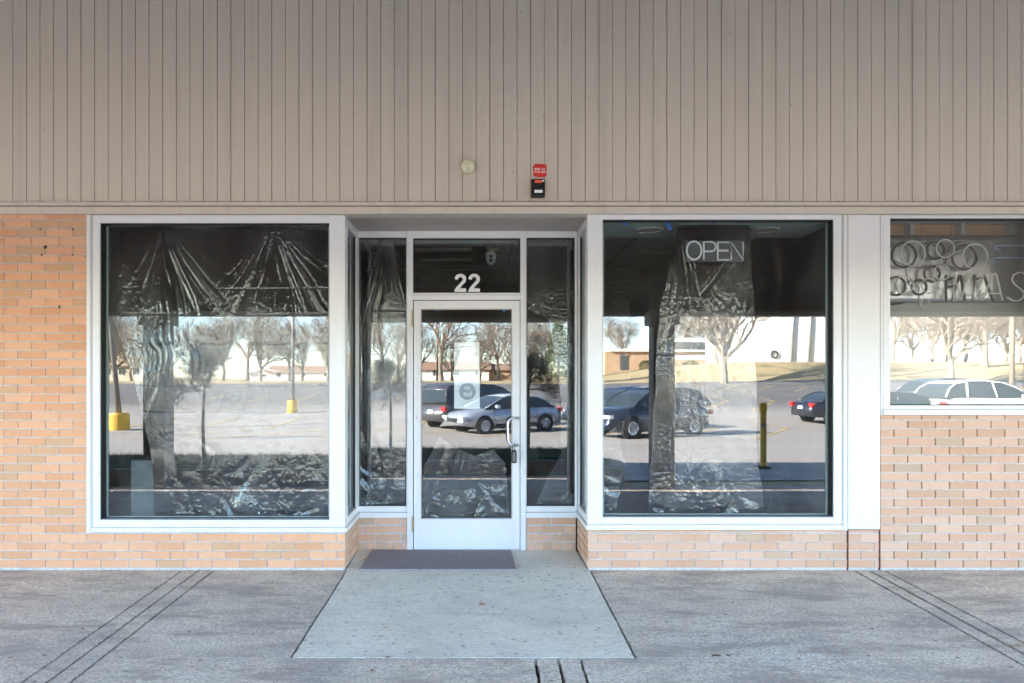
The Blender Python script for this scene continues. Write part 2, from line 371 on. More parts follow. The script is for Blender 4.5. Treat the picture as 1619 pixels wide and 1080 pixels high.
# painted bay lines
pl = MB()
def line(x0, y0, x1, y1, wd=.1):
    L = math.hypot(x1-x0, y1-y0); n = max(1, int(L / .75)); nx, ny = -(y1-y0)/L*wd/2, (x1-x0)/L*wd/2
    for i in range(n):
        a, b_ = i / n, (i + 1) / n
        q = [(x0+(x1-x0)*t, y0+(y1-y0)*t) for t in (a, b_)]
        p4 = [(q[0][0]+nx, q[0][1]+ny), (q[0][0]-nx, q[0][1]-ny), (q[1][0]-nx, q[1][1]-ny), (q[1][0]+nx, q[1][1]+ny)]
        pl.add([(x, y, zt(x, y) + .035) for x, y in p4], [(0, 1, 2, 3)])
for row in (-17.5, -33, -48):
    for k in range(-20, 18):
        x = k * 3.0
        line(x, row, x + 3.4, row - 5.2); line(x + 3.4, row - 5.2, x + 6.8 - 3.4, row - 10.4)
struct(pl.build('bay_line_markings', M['lane']))

# walkway slabs with open joints
def wz(x, y): return .023 * min(y, 0)
def jpoly(x0, x1, y0, y1, seed):
    r = random.Random(seed); pts = []
    def side(a, b_):
        L = math.hypot(b_[0]-a[0], b_[1]-a[1]); n = max(2, int(L / .035)) if L < 8 else 20
        for i in range(n):
            t = i / n; j = .0025 if L < 8 else 0
            e = (1 if r.random() < .05 else 0) * .006
            pts.append((a[0]+(b_[0]-a[0])*t + r.uniform(-j, j) + e*r.uniform(-1, 1), a[1]+(b_[1]-a[1])*t + r.uniform(-j, j)))
    side((x0, y0), (x1, y0)); side((x1, y0), (x1, y1)); side((x1, y1), (x0, y1)); side((x0, y1), (x0, y0))
    return pts
wk = MB(); g = .0088; JT = -1.57
cols_a = [-40, -2.28, -2.155, -2.04, -1.022]; cols_b = [.828, 2.84, 2.955, 3.075, 6.5, 40]
cols_c = [-40, -2.28, -2.155, -2.04, .289, .411, .53, 2.84, 2.955, 3.075, 6.5, 40]
sd_ = 0
for cols, y0, y1 in ((cols_a, JT, -.002), (cols_b, JT, -.002), (cols_c, -4.7, JT)):
    for a, b_ in zip(cols, cols[1:]):
        sd_ += 1
        gg = g * (1.5 if a in (2.955,) or b_ == 2.955 else 1)
        wk.slab(jpoly(a + (gg if a > -39 else 0), b_ - (gg if b_ < 39 else 0), y0 + (.0022 if y0 == JT else 0), y1 - (.0022 if y1 == JT else 0), sd_), wz, .05)
struct(wk.build('walkway', M['walk']))
jb = MB(); jb.add([(-40, -4.7, -.15), (40, -4.7, -.15), (40, -.002, -.04), (-40, -.002, -.04)], [(0, 1, 2, 3)])
jb.add([(-1.05, -.002, -.04), (.84, -.002, -.04), (.84, .6, -.04), (-1.05, .6, -.04)], [(0, 1, 2, 3)])
struct(jb.build('joint_ground', M['joint']))
sb = MB(); sz = lambda x, y: .004 + (.0255 * y if y < 0 else .012 * y)
sb.slab(jpoly(-1.016, .822, JT + .004, -.003, 77), sz, .05)
sb.slab([(-1.03, -.003), (.81, -.003), (.797, RY + .03), (-1.045, RY + .03)], sz, .05)
struct(sb.build('entrance_slab', M['slab']))
# planter strip with kerb between walkway and lot
kb = MB(); kz = lambda x, y: .13
def planter_pts(inset):
    pts = [(-30, -4.7 - inset), (1.3, -4.7 - inset)]
    for i in range(1, 9):
        t = math.pi * i / 9 - math.pi / 2
        pts.append((1.3 + (.95 - inset) * math.cos(t), -5.65 - (.95 - inset) * math.sin(t) * -1 * -1))
    pts += [(1.3, -6.6 + inset), (-30, -6.6 + inset)]
    return pts
pp = [(-30, -4.702), (1.3, -4.702)] + [(1.3 + .95*math.sin(math.pi*i/9), -5.65 + .95*math.cos(math.pi*i/9)) for i in range(1, 9)] + [(1.3, -6.6), (-30, -6.6)]
kb.slab(pp[::-1], kz, .5)
struct(kb.build('kerb', M['kerb']))
gp = [(-30, -4.86), (1.25, -4.86)] + [(1.25 + .79*math.sin(math.pi*i/9), -5.65 + .79*math.cos(math.pi*i/9)) for i in range(1, 9)] + [(1.25, -6.44), (-30, -6.44)]
gr = MB(); gr.slab(gp[::-1], lambda x, y: .15, .1)
r = random.Random(3)
for i in range(14000):
    x = r.uniform(-12, 1.9); y = r.uniform(-6.4, -4.9)
    h = r.uniform(.03, .10); a = r.uniform(0, 6.28); dx, dy = math.cos(a)*.006, math.sin(a)*.006; lx, ly = r.uniform(-.03,.03), r.uniform(-.03,.03)
    gr.add([(x-dx, y-dy, .15), (x+dx, y+dy, .15), (x+lx, y+ly, .15+h)], [(0, 1, 2)])
o = gr.build('planter_grass', M['grass']); o['kind'] = 'stuff'

# ------------------------------------------------------------------ the shop building
shop = thing('shop_building', (0, 0, 0), 'tan brick shop front with white framed windows, recessed glass door and taupe siding above', 'shop')
laundry = thing('laundry_shop', (fx(1420), 0, 0), 'neighbouring brick shop front on the right with a pale hazy window', 'shop')
CH, BL = .0665, .2115
def brick(b, x0, x1, z0, z1, yf, rr, axis='y', sgn=1, depth=.02):
    j = lambda: rr.uniform(-.0007, .0007); c = .0016; d = yf + rr.uniform(-.0012, .0006)
    A = [(x0+j(), z0+j()), (x1+j(), z0+j()), (x1+j(), z1+j()), (x0+j(), z1+j())]
    I = [(A[0][0]+c, A[0][1]+c), (A[1][0]-c, A[1][1]+c), (A[2][0]-c, A[2][1]-c), (A[3][0]+c, A[3][1]-c)]
    P = lambda u, v, w_: (u, w_, v) if axis == 'y' else (w_, u, v)
    s = sgn
    vs_ = [P(*q, d) for q in I] + [P(*q, d + c*s) for q in A] + [P(*q, d + depth*s) for q in A]
    b.tone = rr.random() ** .9 if rr.random() > .10 else rr.random() * .12
    b.add(vs_, [(0,1,2,3), (4,5,1,0), (5,6,2,1), (6,7,3,2), (7,4,0,3), (8,9,5,4), (9,10,6,5), (10,11,7,6), (11,8,4,7)])
    b.tone = .5
def brickwork(parent, name, spans, ph, z0=.0147, yf=0.0, seed=1, jw=.0085, dark_v=False, mat=None):
    """spans(course bottom z) -> (x0, x1) or None"""
    rr = random.Random(seed); b = MB(); k = -1; hj = MB()
    while True:
        zb = z0 + k * CH; sp = spans(max(zb, 0) + .01)
        if zb > 4: break
        k += 1
        if not sp: 
            if zb > 1.5: break
            continue
        x0, x1, zmax = sp; zlo = max(zb + jw/2, .003); zhi = min(zb + CH - jw/2, zmax)
        if zhi - zlo < .008: continue
        off = ph + (BL / 2 if k % 2 else 0); i0 = math.floor((x0 - off) / BL); x = off + i0 * BL
        while x < x1:
            a, e = max(x + jw/2, x0), min(x + BL - jw/2, x1)
            if e - a > .012: brick(b, a, e, zlo, zhi, yf, rr)
            if dark_v and x0 < x - jw/2 and x + jw/2 < x1: hj.box(x - jw/2 + .0012, x + jw/2 - .0012, .0045, .02, zlo, zhi)
            x += BL
    if dark_v:
        ho = hj.build('head_joint', M['headjoint'], parent); ho['kind'] = 'stuff'
    return b.build(name, mat or M['brick'], parent, tones=True)
ZS_L = fz(842.3); ZS_R = fz(838.3)
XL, XR = fx(136.5), fx(545.5)
ZTOP = fz(338)
brickwork(shop, 'brick_wall', lambda z: (-8, XL, ZTOP) if z > ZS_L - .012 else (-8, XR, ZS_L) , fx(50.3), seed=3, mat=M['brickorange'])
P0, P1 = fx(1341.5), fx(1392.3)
brickwork(shop, 'brick_wall', lambda z: (fx(929.5), P0 - .012, ZS_R) if z < ZS_R - .005 else None, fx(945), seed=5)
brickwork(shop, 'brick_pier', lambda z: (P0 + .002, P1 - .014, ZS_R) if z < ZS_R - .005 else None, fx(1360), seed=6)
ZSL = fz(656.5)
brickwork(laundry, 'brick_wall', lambda z: (P1, 7.5, ZSL) if z < ZSL - .005 else None, fx(1413.4), seed=8, dark_v=True)
# mortar beds behind the bricks
def bx(name, mat, parent, *a, bevel=0):
    b = MB(); b.box(*a); return b.build(name, mat, parent, bevel=bevel)
MY = .0065
for q_ in ((-8, XL, MY, .2, -.03, ZTOP + .1), (XL, XR - .004, MY, .2, -.03, ZS_L - .001), (fx(930.5), P0 - .012, MY, .2, -.03, ZS_R - .001), (P0 + .003, P1 - .015, MY, .2, -.03, ZS_R - .001)): bx('mortar', M['mortar'], shop, *q_)
o = bx('mortar', M['mortar'], laundry, P1, 7.5, MY, .2, -.03, ZSL - .001)
for xa in (P0 - .011, P1 - .0130): bx('sealant_joint', M['rust'], shop, xa, xa + .012, .004, .15, 0, ZS_R)
# small drilled holes in the left wall
for px_, py_, r_ in ((64,362.5,.007),(115,362.5,.007),(72,390.7,.014),(66,403,.007),(115,403,.006),(94,485.7,.008),(94,483,.005),(135,405,.006),(79,627+20,.004)):
    hb = MB(); hb.lathe([(r_, -.0032), (r_*.9, -.0022), (r_*.9, .002)], 10, 'y', (fx(px_), 0, fz(py_))); hb.build('drilled_hole', M['gasket'], shop)

# recess bricks: returns and back
def recess_side(xw, s, seed):
    rr = random.Random(seed); b = MB(); k = 0
    zt_ = ZS_L if s < 0 else ZS_R
    while True:
        zb = .0147 + (k - 1) * CH
        if zb > zt_ - .012: break
        zlo, zhi = max(zb + .0043, .006), min(zb + CH - .0043, zt_ - .004)
        y = -.0 - (BL/2 if k % 2 else 0) - .0
        while y < RY:
            a, e = max(y + .0043, .0), min(y + BL - .0043, RY - .003)
            if e - a > .012 and zhi - zlo > .008: brick(b, a, e, zlo, zhi, xw, rr, 'x', 1 if s > 0 else -1)
            y += BL
        k += 1
    b.build('brick_return', M['brick'], shop, tones=True)
    bx('mortar', M['mortar'], shop, xw + s*.006, xw + s*.2, .205, RY + .1, -.03, zt_ - .006) if False else bx('mortar', M['mortar'], shop, min(xw + s*.0065, xw + s*.18), max(xw + s*.0065, xw + s*.18), .022, RY - .001, -.03, zt_ - .006)
XRL, XRR = -1.040, .812
recess_side(XRL, -1, 11); recess_side(XRR, 1, 12)
rz = lambda py: fz(py, RY); rx = lambda px: fx(px, RY)
for (pa, pb, seed) in ((566, 643.5, 21), (832.5, 910, 22)):
    rr = random.Random(seed); b = MB(); xa, xb = rx(pa), rx(pb)
    rows = [(819.5, 829.5), (832, 842.5), (844.8, 855.3)]
    for i, (ya, yb) in enumerate(rows):
        x = xa - (.10 if i % 2 else 0) - (.06 if seed == 21 else -.0)
        while x < xb:
            a, e = max(x + .005, xa), min(x + .205, xb)
            if e - a > .015: brick(b, a, e, rz(yb), rz(ya), RY, rr)
            x += .2115
    x = xa
    while x < xb - .01:
        brick(b, x + .004, min(x + .070, xb), rz(872.5), rz(857.4), RY, rr); x += .0747
    b.build('brick_wall', M['brick'], shop, tones=True)
    bx('mortar', M['mortar'], shop, xa - .004, xb + .004, RY + .0065, RY + .15, -.03, rz(818.5))

# siding above
gx0 = fx(3.8); gs = 21.42 / (F / 5.31); ZSB, ZST = fz(318.3, -.03), 4.9
b = MB(); x = gx0 - gs * 30; prof = []
while x < 8.4:
    q = x + rnd.uniform(-.0012, .0012)
    prof.append((q, q + gs - .0060, .0)); x += gs
for (a, e, _), nxt in zip(prof, prof[1:] + [None]):
    jy = rnd.uniform(-.0012, .0012)
    b.mi = 0; b.add([(a, -.03+jy, ZSB), (e, -.03+jy, ZSB), (e, -.03+jy, ZST), (a, -.03+jy, ZST)], [(0,1,2,3)])
    b.add([(a, -.025, ZSB), (a, -.03+jy, ZSB), (a, -.03+jy, ZST), (a, -.025, ZST)], [(0,1,2,3)])
    b.add([(e, -.03+jy, ZSB), (e, -.025, ZSB), (e, -.025, ZST), (e, -.03+jy, ZST)], [(0,1,2,3)])
    if nxt:
        b.mi = 1; b.add([(e, -.025, ZSB), (nxt[0], -.025, ZSB), (nxt[0], -.025, ZST), (e, -.025, ZST)], [(0,1,2,3)])
b.build('siding', [M['siding'], M['groove']], shop)
b = MB(); b.box(-9, 9, -.06, .1, fz(324.6, -.06), fz(319, -.06)); b.build('trim_board', M['trim'], shop, bevel=.003)
b = MB(); b.box(-9, 9, -.045, .1, fz(337.8, -.045), fz(326.6, -.045)); b.build('trim_board', M['trim'], shop, bevel=.003)
bx('trim_shadow_strip', M['groove'], shop, -9, 9, -.02, .1, fz(326.6, -.045) - .001, fz(324.6, -.06) + .001)  # dark strip painting the shadow line between the two boards
ZH = fz(337.8, -.045)      # underside of the trim = head height
bx('recess_soffit', M['soffit'], shop, XRL - .02, XRR + .02, .101, RY + .1, ZH - .012 + .012, ZH + .05)
# building mass: side walls and roof
b = MB(); b.box(-30, 30, .25, 24, 4.95, 5.15); b.build('roof', M['kerb'], shop)
b = MB(); b.box(-30, 30, 23.7, 24, -.3, 4.95); b.box(-30, -8, .02, .3, -.3, 4.95); b.box(7.5, 30, .02, .3, -.3, 4.95); b.box(-30, -29.7, .3, 23.7, -.3, 4.95); b.box(29.7, 30, .3, 23.7, -.3, 4.95)
b.box(-8, 7.5, .12, .3, ZH + .06, 4.95)
b.build('outer_wall', M['wallbrick'], shop)

# front windows
def front_window(parent, px, name, gl, sill, trimx, inner_pale, seed, glassmat):
    """px = outer l, glass l, glass r, outer r ; py = outer t, glass t, glass b, outer b"""
    (ol, gl_, gr_, or_), (ot, gt, gb, ob) = px, gl
    w_ = MB(); w_.box(0, .01, 0, .01, 0, .01); w_.v.clear(); w_.f.clear(); w_.m.clear(); w_.t.clear()
    win = bpy.data.objects.new(name, None)
    X = [fx(ol, -.02), fx(gl_, -.02), fx(gr_, -.02), fx(or_, -.02)]; Z = [fz(ot, -.02), fz(gt, -.02), fz(gb, -.02), fz(ob, -.02)]
    f = MB(); f.box(X[0], X[1], -.02, .07, Z[3], min(Z[0], ZH-.001)); f.box(X[2], X[3], -.02, .07, Z[3], min(Z[0], ZH-.001))
    f.box(X[1], X[2], -.0185, .07, Z[1], min(Z[0], ZH-.001)); f.box(X[1], X[2], -.0185, .07, Z[3], Z[2])
    fo = f.build(name, M['white'], parent, bevel=.0025)
    s = MB(); s.box(X[0] - .004, X[3] + .004, -.036, .05, fz(sill, -.036), Z[3] - .0015); s.build('sill', M['white'], fo, bevel=.003)
    g_ = MB(); e = .012; y0, y1 = .035, .045
    for a in ((X[1], X[1]+e, Z[2], Z[1]), (X[2]-e, X[2], Z[2], Z[1]), (X[1]+e, X[2]-e, Z[1]-e, Z[1]), (X[1]+e, X[2]-e, Z[2], Z[2]+e*.6)):
        g_.box(a[0]-(.002), a[1], y0, y1, a[2], a[3])
    # black rebate lining between frame face and pane
    g_.box(X[1]+.0005, X[1]+.003, -.005, y0, Z[2]+.001, Z[1]-.001); g_.box(X[2]-.003, X[2]-.0005, -.005, y0, Z[2]+.001, Z[1]-.001)
    g_.box(X[1]+.004, X[2]-.004, -.005, y0, Z[1]-.004, Z[1]-.001)
    g_.build('gasket', M['gasket'], fo)
    p = MB(); pe = .012
    for a in ((X[1]+e, X[1]+e+pe, Z[2]+e*.6, Z[1]-e), (X[2]-e-pe, X[2]-e, Z[2]+e*.6, Z[1]-e), (X[1]+e+pe, X[2]-e-pe, Z[2]+e*.6, Z[2]+e*.6+.007)):
        p.box(a[0], a[1], y1+.008, y1+.02, a[2], a[3])
    p.build('inner_bead', M['palegasket'], fo)
    q = MB(); q.box(X[1]+.002, X[2]-.002, y1+.0005, y1+.0065, Z[2]+.002, Z[1]-.002); q.build('pane', glassmat, fo)
    return fo
wl = front_window(shop, (146, 157.6, 520.5, 545.3), 'display_window', (341.5, 352.5, 822, 834), 842, None, 1, 1, M['glass'])
b = MB(); b.box(fx(136.6,-.01), fx(145.2,-.01), -.012, .06, ZS_L, ZH-.002); b.box(fx(139,-.02), fx(142.5,-.02), -.02, -.0125, ZS_L+.002, ZH-.004); b.build('window_trim', M['panel'], shop, bevel=.002)
b = MB(); b.box(fx(146,-.012), fx(545,-.012), -.010, .06, fz(341.2, -.02), ZH-.002); b.build('window_trim', M['white'], shop, bevel=.002)
wr = front_window(shop, (929, 953, 1318.5, 1331), 'display_window', (337.9, 347, 818, 829.3), 838, None, 1, 2, M['glass'])
b = MB(); b.box(fx(1331.8,-.01), fx(1340.2,-.01), -.010, .06, ZS_R, ZH-.002); b.box(fx(1334,-.02), fx(1337,-.02), -.02, -.0105, ZS_R+.002, ZH-.004); b.build('window_trim', M['panel'], shop, bevel=.002)
b = MB(); b.box(fx(1341,-.014), fx(1391.3,-.014), -.016, .06, fz(836.5), ZH-.002); b.build('pier_panel', M['panel'], shop, bevel=.003)
for px_, py_ in ((1343,420),(1343,455),(1390,450),(1390,700),(1341,600),(1344,345),(1389,345),(1360,602),(1355,570),(1378,585),(1390,560)):
    b = MB(); b.lathe([(.003, -.0178), (.003, -.015)], 8, 'y', (fx(px_), 0, fz(py_))); b.build('screw', M['brass'], shop)
# dents and scratches seen low on the pier panel
lwin = front_window(laundry, (1397, 1407.5, 1640, 1652), 'display_window', (342, 345, 641, 647), 656.3, None, 0, 3, M['hazeglass'])
b = MB(); b.box(fx(1391.8,-.01), fx(1396,-.01), -.014, .06, ZSL, ZH-.002); b.build('window_trim', M['panel'], laundry, bevel=.002)
b = MB(); b.box(fx(1397,-.01), fx(1652,-.01), -.012, .06, fz(341.6, -.02), ZH-.002); b.build('window_trim', M['panel'], laundry, bevel=.002)
brickwork(laundry, 'brick_wall', lambda z: (fx(1653), 7.5, ZH - .004) if ZSL - .005 <= z < ZH - .02 else None, fx(1413.4), seed=18, dark_v=True)
bx('mortar', M['mortar'], laundry, fx(1653), 7.5, MY, .11, ZSL, ZH - .002)

# recess side windows (returns) and corner posts
for xw, s, zb_ in ((XRL, -1, ZS_L), (XRR, 1, ZS_R)):
    zs = zb_ + .002; f = MB()
    xo = xw; xi = xw + s * .06
    za = ZH - .001
    a_, c_ = sorted((xo, xi))
    f.box(a_, c_, .071, .11, zs + .04, za); f.box(a_, c_, .50, RY - .001, zs + .04, za)
    f.box(a_, c_, .11, .50, zs + .04, zs + .10); f.box(a_, c_, .11, .50, za - .07, za)
    fo = f.build('side_window', M['white'], shop, bevel=.0025)
    g2 = sorted((xo - s * .018, xi)); sl_ = MB(); sl_.box(g2[0], g2[1], -.018, RY - .002, zs + .004, zs + .039); sl_.build('sill', M['white'], fo, bevel=.003)
    q = MB(); q.box(min(xo+s*.03, xo+s*.036), max(xo+s*.03, xo+s*.036), .111, .499, zs + .101, za - .071); q.build('pane', M['glass'], fo)
    gk = MB(); t0, t1 = sorted((xo + s*.012, xo + s*.029)); gk.box(t0, t1, .1105, .122, zs+.101, za-.071); gk.box(t0, t1, .488, .4995, zs+.101, za-.071); gk.build('gasket', M['gasket'], fo)

# recess back: sidelights, transom, door
BY = RY
def rect_frame(b, x0, x1, z0, z1, l, r_, t, bt, y0, y1):
    b.box(x0, x0+l, y0, y1, z0, z1); b.box(x1-r_, x1, y0, y1, z0, z1); b.box(x0+l, x1-r_, y0+.001, y1, z1-t, z1); b.box(x0+l, x1-r_, y0+.001, y1, z0, z0+bt)
def ppx(py): return rz(py)
ZD = ZH - .002
for (pa, pb, gl1, gl2) in ((558, 643.5, 566, 642.5), (831.5, 918, 832.5, 909)):
    f = MB(); xa, xb = rx(pa), rx(pb); xa = max(xa, XRL + .002); xb = min(xb, XRR - .002)
    rect_frame(f, xa, xb, rz(809.5), ZD, rx(gl1) - xa if gl1 < 700 else .006, xb - rx(gl2) if gl2 > 700 else .006, ZD - rz(375.5), rz(800.5) - rz(809.5), BY, BY + .06)
    fo = f.build('sidelight', M['white'], shop, bevel=.002)
    s_ = MB(); s_.box(xa, xb, BY - .012, BY + .05, rz(818.6), rz(810)); s_.build('sill', M['white'], fo, bevel=.003)
    q = MB(); q.box(rx(gl1), rx(gl2), BY + .03, BY + .036, rz(801), rz(375)); q.build('pane', M['glass'], fo)
    k = MB()
    x0_, x1_ = rx(gl1), rx(gl2); z0_, z1_ = rz(800.5), rz(375.5)
    k.box(x0_, x0_+.008, BY+.02, BY+.0295, z0_, z1_); k.box(x1_-.008, x1_, BY+.02, BY+.0295, z0_, z1_); k.box(x0_+.008, x1_-.008, BY+.02, BY+.0295, z1_-.012, z1_); k.box(x0_+.008, x1_-.008, BY+.02, BY+.0295, z0_, z0_+.006)
    k.build('gasket', M['gasket'], fo)
# door frame posts + transom
f = MB(); f.box(rx(643.7), rx(653), BY - .008, BY + .07, .004, ZD); f.box(rx(822.7), rx(831.3), BY - .008, BY + .07, .004, ZD)
f.box(rx(653), rx(822.7), BY - .007, BY + .07, rz(376.5), ZD); f.box(rx(653), rx(822.7), BY - .007, BY + .07, rz(474.3), rz(466))
f.box(rx(653), rx(822.7), BY - .003, BY + .05, rz(465.6), rz(463))
df_ = f.build('door_frame', M['white'], shop, bevel=.002)
tw = MB(); tw.box(rx(653), rx(822.7), BY + .03, BY + .036, rz(463), rz(376.5)); tw.build('transom_pane', M['glass'], df_)
k = MB(); k.box(rx(653), rx(655), BY+.015, BY+.029, rz(462.8), rz(376.8)); k.box(rx(820.7), rx(822.7), BY+.015, BY+.029, rz(462.8), rz(376.8)); k.box(rx(655), rx(820.7), BY+.015, BY+.029, rz(378.8), rz(376.8)); k.build('gasket', M['gasket'], df_)
def numeral_two(x0, x1, z0, z1, y0, y1):
    P_ = [(.05, .70)]
    for i in range(15): a = R(172 - i * 14.5); P_.append((.49 + .44*math.cos(a), .70 + .30*math.sin(a)))
    P_ += [(.60, .34), (.44, .20), (.93, .20), (.93, 0), (.02, 0), (.07, .14), (.20, .28), (.46, .48), (.60, .60)]
    for i in range(9): a = R(-25 + i * 23); P_.append((.485 + .18*math.cos(a), .69 + .135*math.sin(a)))
    P_.append((.31, .66))
    b = MB(); b.prism([(x0 + u*(x1-x0), z0 + v*(z1-z0)) for u, v in P_], y0, y1); return b
for pa_, pb_ in ((717.6, 738.3), (739.6, 760.3)):
    numeral_two(rx(pa_), rx(pb_), rz(461), rz(432), BY + .0285, BY + .0298).build('numeral', M['vinyl'], df_)
# the door leaf
f = MB(); DL, DR, DT, DB = rx(654.2), rx(821.8), rz(475.3), rz(869)
GL, GR, GT, GB = rx(665), rx(810), rz(488), rz(821)
f.box(DL, GL, BY + .002, BY + .045, DB, DT); f.box(GR, DR, BY + .002, BY + .045, DB, DT); f.box(GL, GR, BY + .003, BY + .045, GT, DT); f.box(GL, GR, BY + .003, BY + .045, DB, GB)
door = f.build('door', M['white'], shop, bevel=.002)
q = MB(); q.box(GL - .003, GR + .003, BY + .022, BY + .028, GB - .003, GT + .003); q.build('pane', M['glass'], door)
k = MB(); rect_frame(k, GL + .0005, GR - .0005, GB + .0005, GT - .0005, .008, .008, .008, .006, BY + .006, BY + .021); k.build('glazing_bead', M['soffit'], door)
b = MB(); b.box(rx(656), rx(811), BY - .0005, BY + .0019, rz(861), rz(854) ) ; 
b = MB(); b.tube([(rx(817.5, ), BY + .003, rz(660.5)), (rx(817.5), BY - .045, rz(660.5)), (rx(810), BY - .058, rz(660.6)), (rx(805.5), BY - .06, rz(662)), (rx(803), BY - .06, rz(666)), (rx(802.6), BY - .06, rz(672)),
    (rx(802.6), BY - .06, rz(692)), (rx(803.2), BY - .06, rz(698)), (rx(806.5), BY - .06, rz(702)), (rx(811), BY - .058, rz(703.4)), (rx(817.5), BY - .045, rz(703.4)), (rx(817.5), BY + .003, rz(703.4))], .0105, 12)
b.build('handle', M['chrome'], door, smooth=True)
b = MB(); b.lathe([(.012, -.006), (.015, -.004), (.015, .003)], 20, 'y', (rx(818.8), BY, rz(722))); b.box(rx(818.8)-.0015, rx(818.8)+.0015, BY-.0072, BY-.005, rz(723.5), rz(720.5)); b.build('keyhole', M['chrome'], door)
for ya, yb in ((491, 516), (817, 839)):
    b = MB(); x_ = rx(652.7)
    for i in range(5):
        za = rz(yb) + (rz(ya) - rz(yb)) * i / 5; zb_ = rz(yb) + (rz(ya) - rz(yb)) * (i + .93) / 5
        b.lathe([(.0065, za), (.0065, zb_)], 12, 'z', (x_, BY - .014, 0))
    b.lathe([(.004, rz(yb) - .006), (.004, rz(ya) + .006)], 8, 'z', (x_, BY - .014, 0)); b.build('hinge', M['brass'], door, smooth=False)
b = MB(); b.lathe([(.004, -.0095), (.004, -.007)], 8, 'y', (rx(659), BY + .009, rz(660))); b.build('screw', M['gasket'], door)
bx('threshold', M['chrome'], shop, rx(653), rx(822.7), BY - .03, BY + .07, .0125, .019)

# ------------------------------------------------------------------ interior
IX0, IX1 = -4.2, 2.74
b = MB(); b.box(IX0, IX1, RY + .10, 7.5, -.03, .01); b.build('shop_floor', M['floor'], shop)
b = MB(); b.box(IX0, IX1, 7.5, 7.6, 0, 3.0); b.box(IX0 - .1, IX0, .2, 7.5, 0, 3.0); b.build('back_wall', M['intwall'], shop)
b = MB(); b.box(IX1, IX1 + .08, .075, 7.5, 0, 3.0); b.build('partition_wall', M['dark'], shop)
b = MB(); b.box(IX0, IX1, .66, 7.5, 2.86, 2.9); b.build('ceiling', M['ceiling'], shop)
b = MB()
for i in range(13): b.box(IX0 + .25 + i*.61 - .012, IX0 + .25 + i*.61 + .012, .66, 7.5, 2.852, 2.8595)
for j in range(6): b.box(IX0, IX1, 1.2 + j*1.22 - .012, 1.2 + j*1.22 + .012, 2.851, 2.8595)
b.build('ceiling_grid', M['ceilgrid'], shop)
b = MB(); b.box(XRR + .07, IX1 - .001, .08, .66, 2.67, 2.9); b.box(IX0, XRL - .07, .08, .66, 2.67, 2.9); b.box(XRL - .07, XRR + .07, RY + .08, .66 + .25, 2.675, 2.9); b.build('bulkhead', M['teal'], shop)
for i, (px_, lab) in enumerate(((1027, 'round recessed ceiling light left of the plastic sheet in the right window'), (1210, 'round recessed ceiling light right of the OPEN sign'))):
    t = thing('ceiling_light', (fx(px_, .33), .33, 2.67), lab, 'light', 'round lights over the right window')
    b = MB(); b.lathe([(.115, 2.669), (.112, 2.660), (.085, 2.656), (.083, 2.669)], 28, 'z', (fx(px_, .33), .33, 0)); b.build('trim_ring', M['ceiling'], t, smooth=True)
    b = MB(); b.lathe([(.081, 2.669), (.075, 2.664), (.0, 2.664)], 24, 'z', (fx(px_, .33), .33, 0)); b.build('diffuser', M['soffit'], t, smooth=True)
cy = 2.2; cxx = fx(776, cy); cz = 2.852
t = thing('security_camera', (cxx, cy, cz), 'white dome security camera hanging from the ceiling behind the transom glass', 'camera')
b = MB(); b.lathe([(.085, cz), (.085, cz-.012), (.03, cz-.02)], 24, 'z', (cxx, cy, 0)); b.build('mount', M['cream'], t, smooth=True)
b = MB(); b.lathe([(.03, cz-.0205), (.055, cz-.04), (.058, cz-.09), (.045, cz-.14), (.02, cz-.165), (0, cz-.168)], 24, 'z', (cxx, cy, 0)); b.build('body', M['vinyl'], t, smooth=True)
b = MB()
for dz_ in (.085, .125): b.lathe([(.018, -.05), (.018, -.064), (0, -.066)], 16, 'y', (cxx, cy, cz - dz_))
b.build('lens', M['gasket'], t)
t = thing('ceiling_troffer', (fx(712, 2.6), 2.6, 2.85), 'unlit square light panel in the ceiling behind the transom glass', 'light')
b = MB(); x_ = fx(705, 2.6); b.box(x_-.5, x_+.5, 1.9, 3.1, 2.835, 2.85); b.build('frame', M['dkwin'], t)
for y_ in (2.05, 2.7): bx('diffuser', M['ceiling'], t, x_-.3, x_+.3, y_, y_+.15, 2.825, 2.8345)
b = MB(); b.box(fx(207, .45), fx(243, .45), .45, .95, .01, fz(728, .45)); tag(b.build('display_plinth', M['teal'], bevel=.004), 'pale green grey plinth standing low behind the left window', 'plinth')

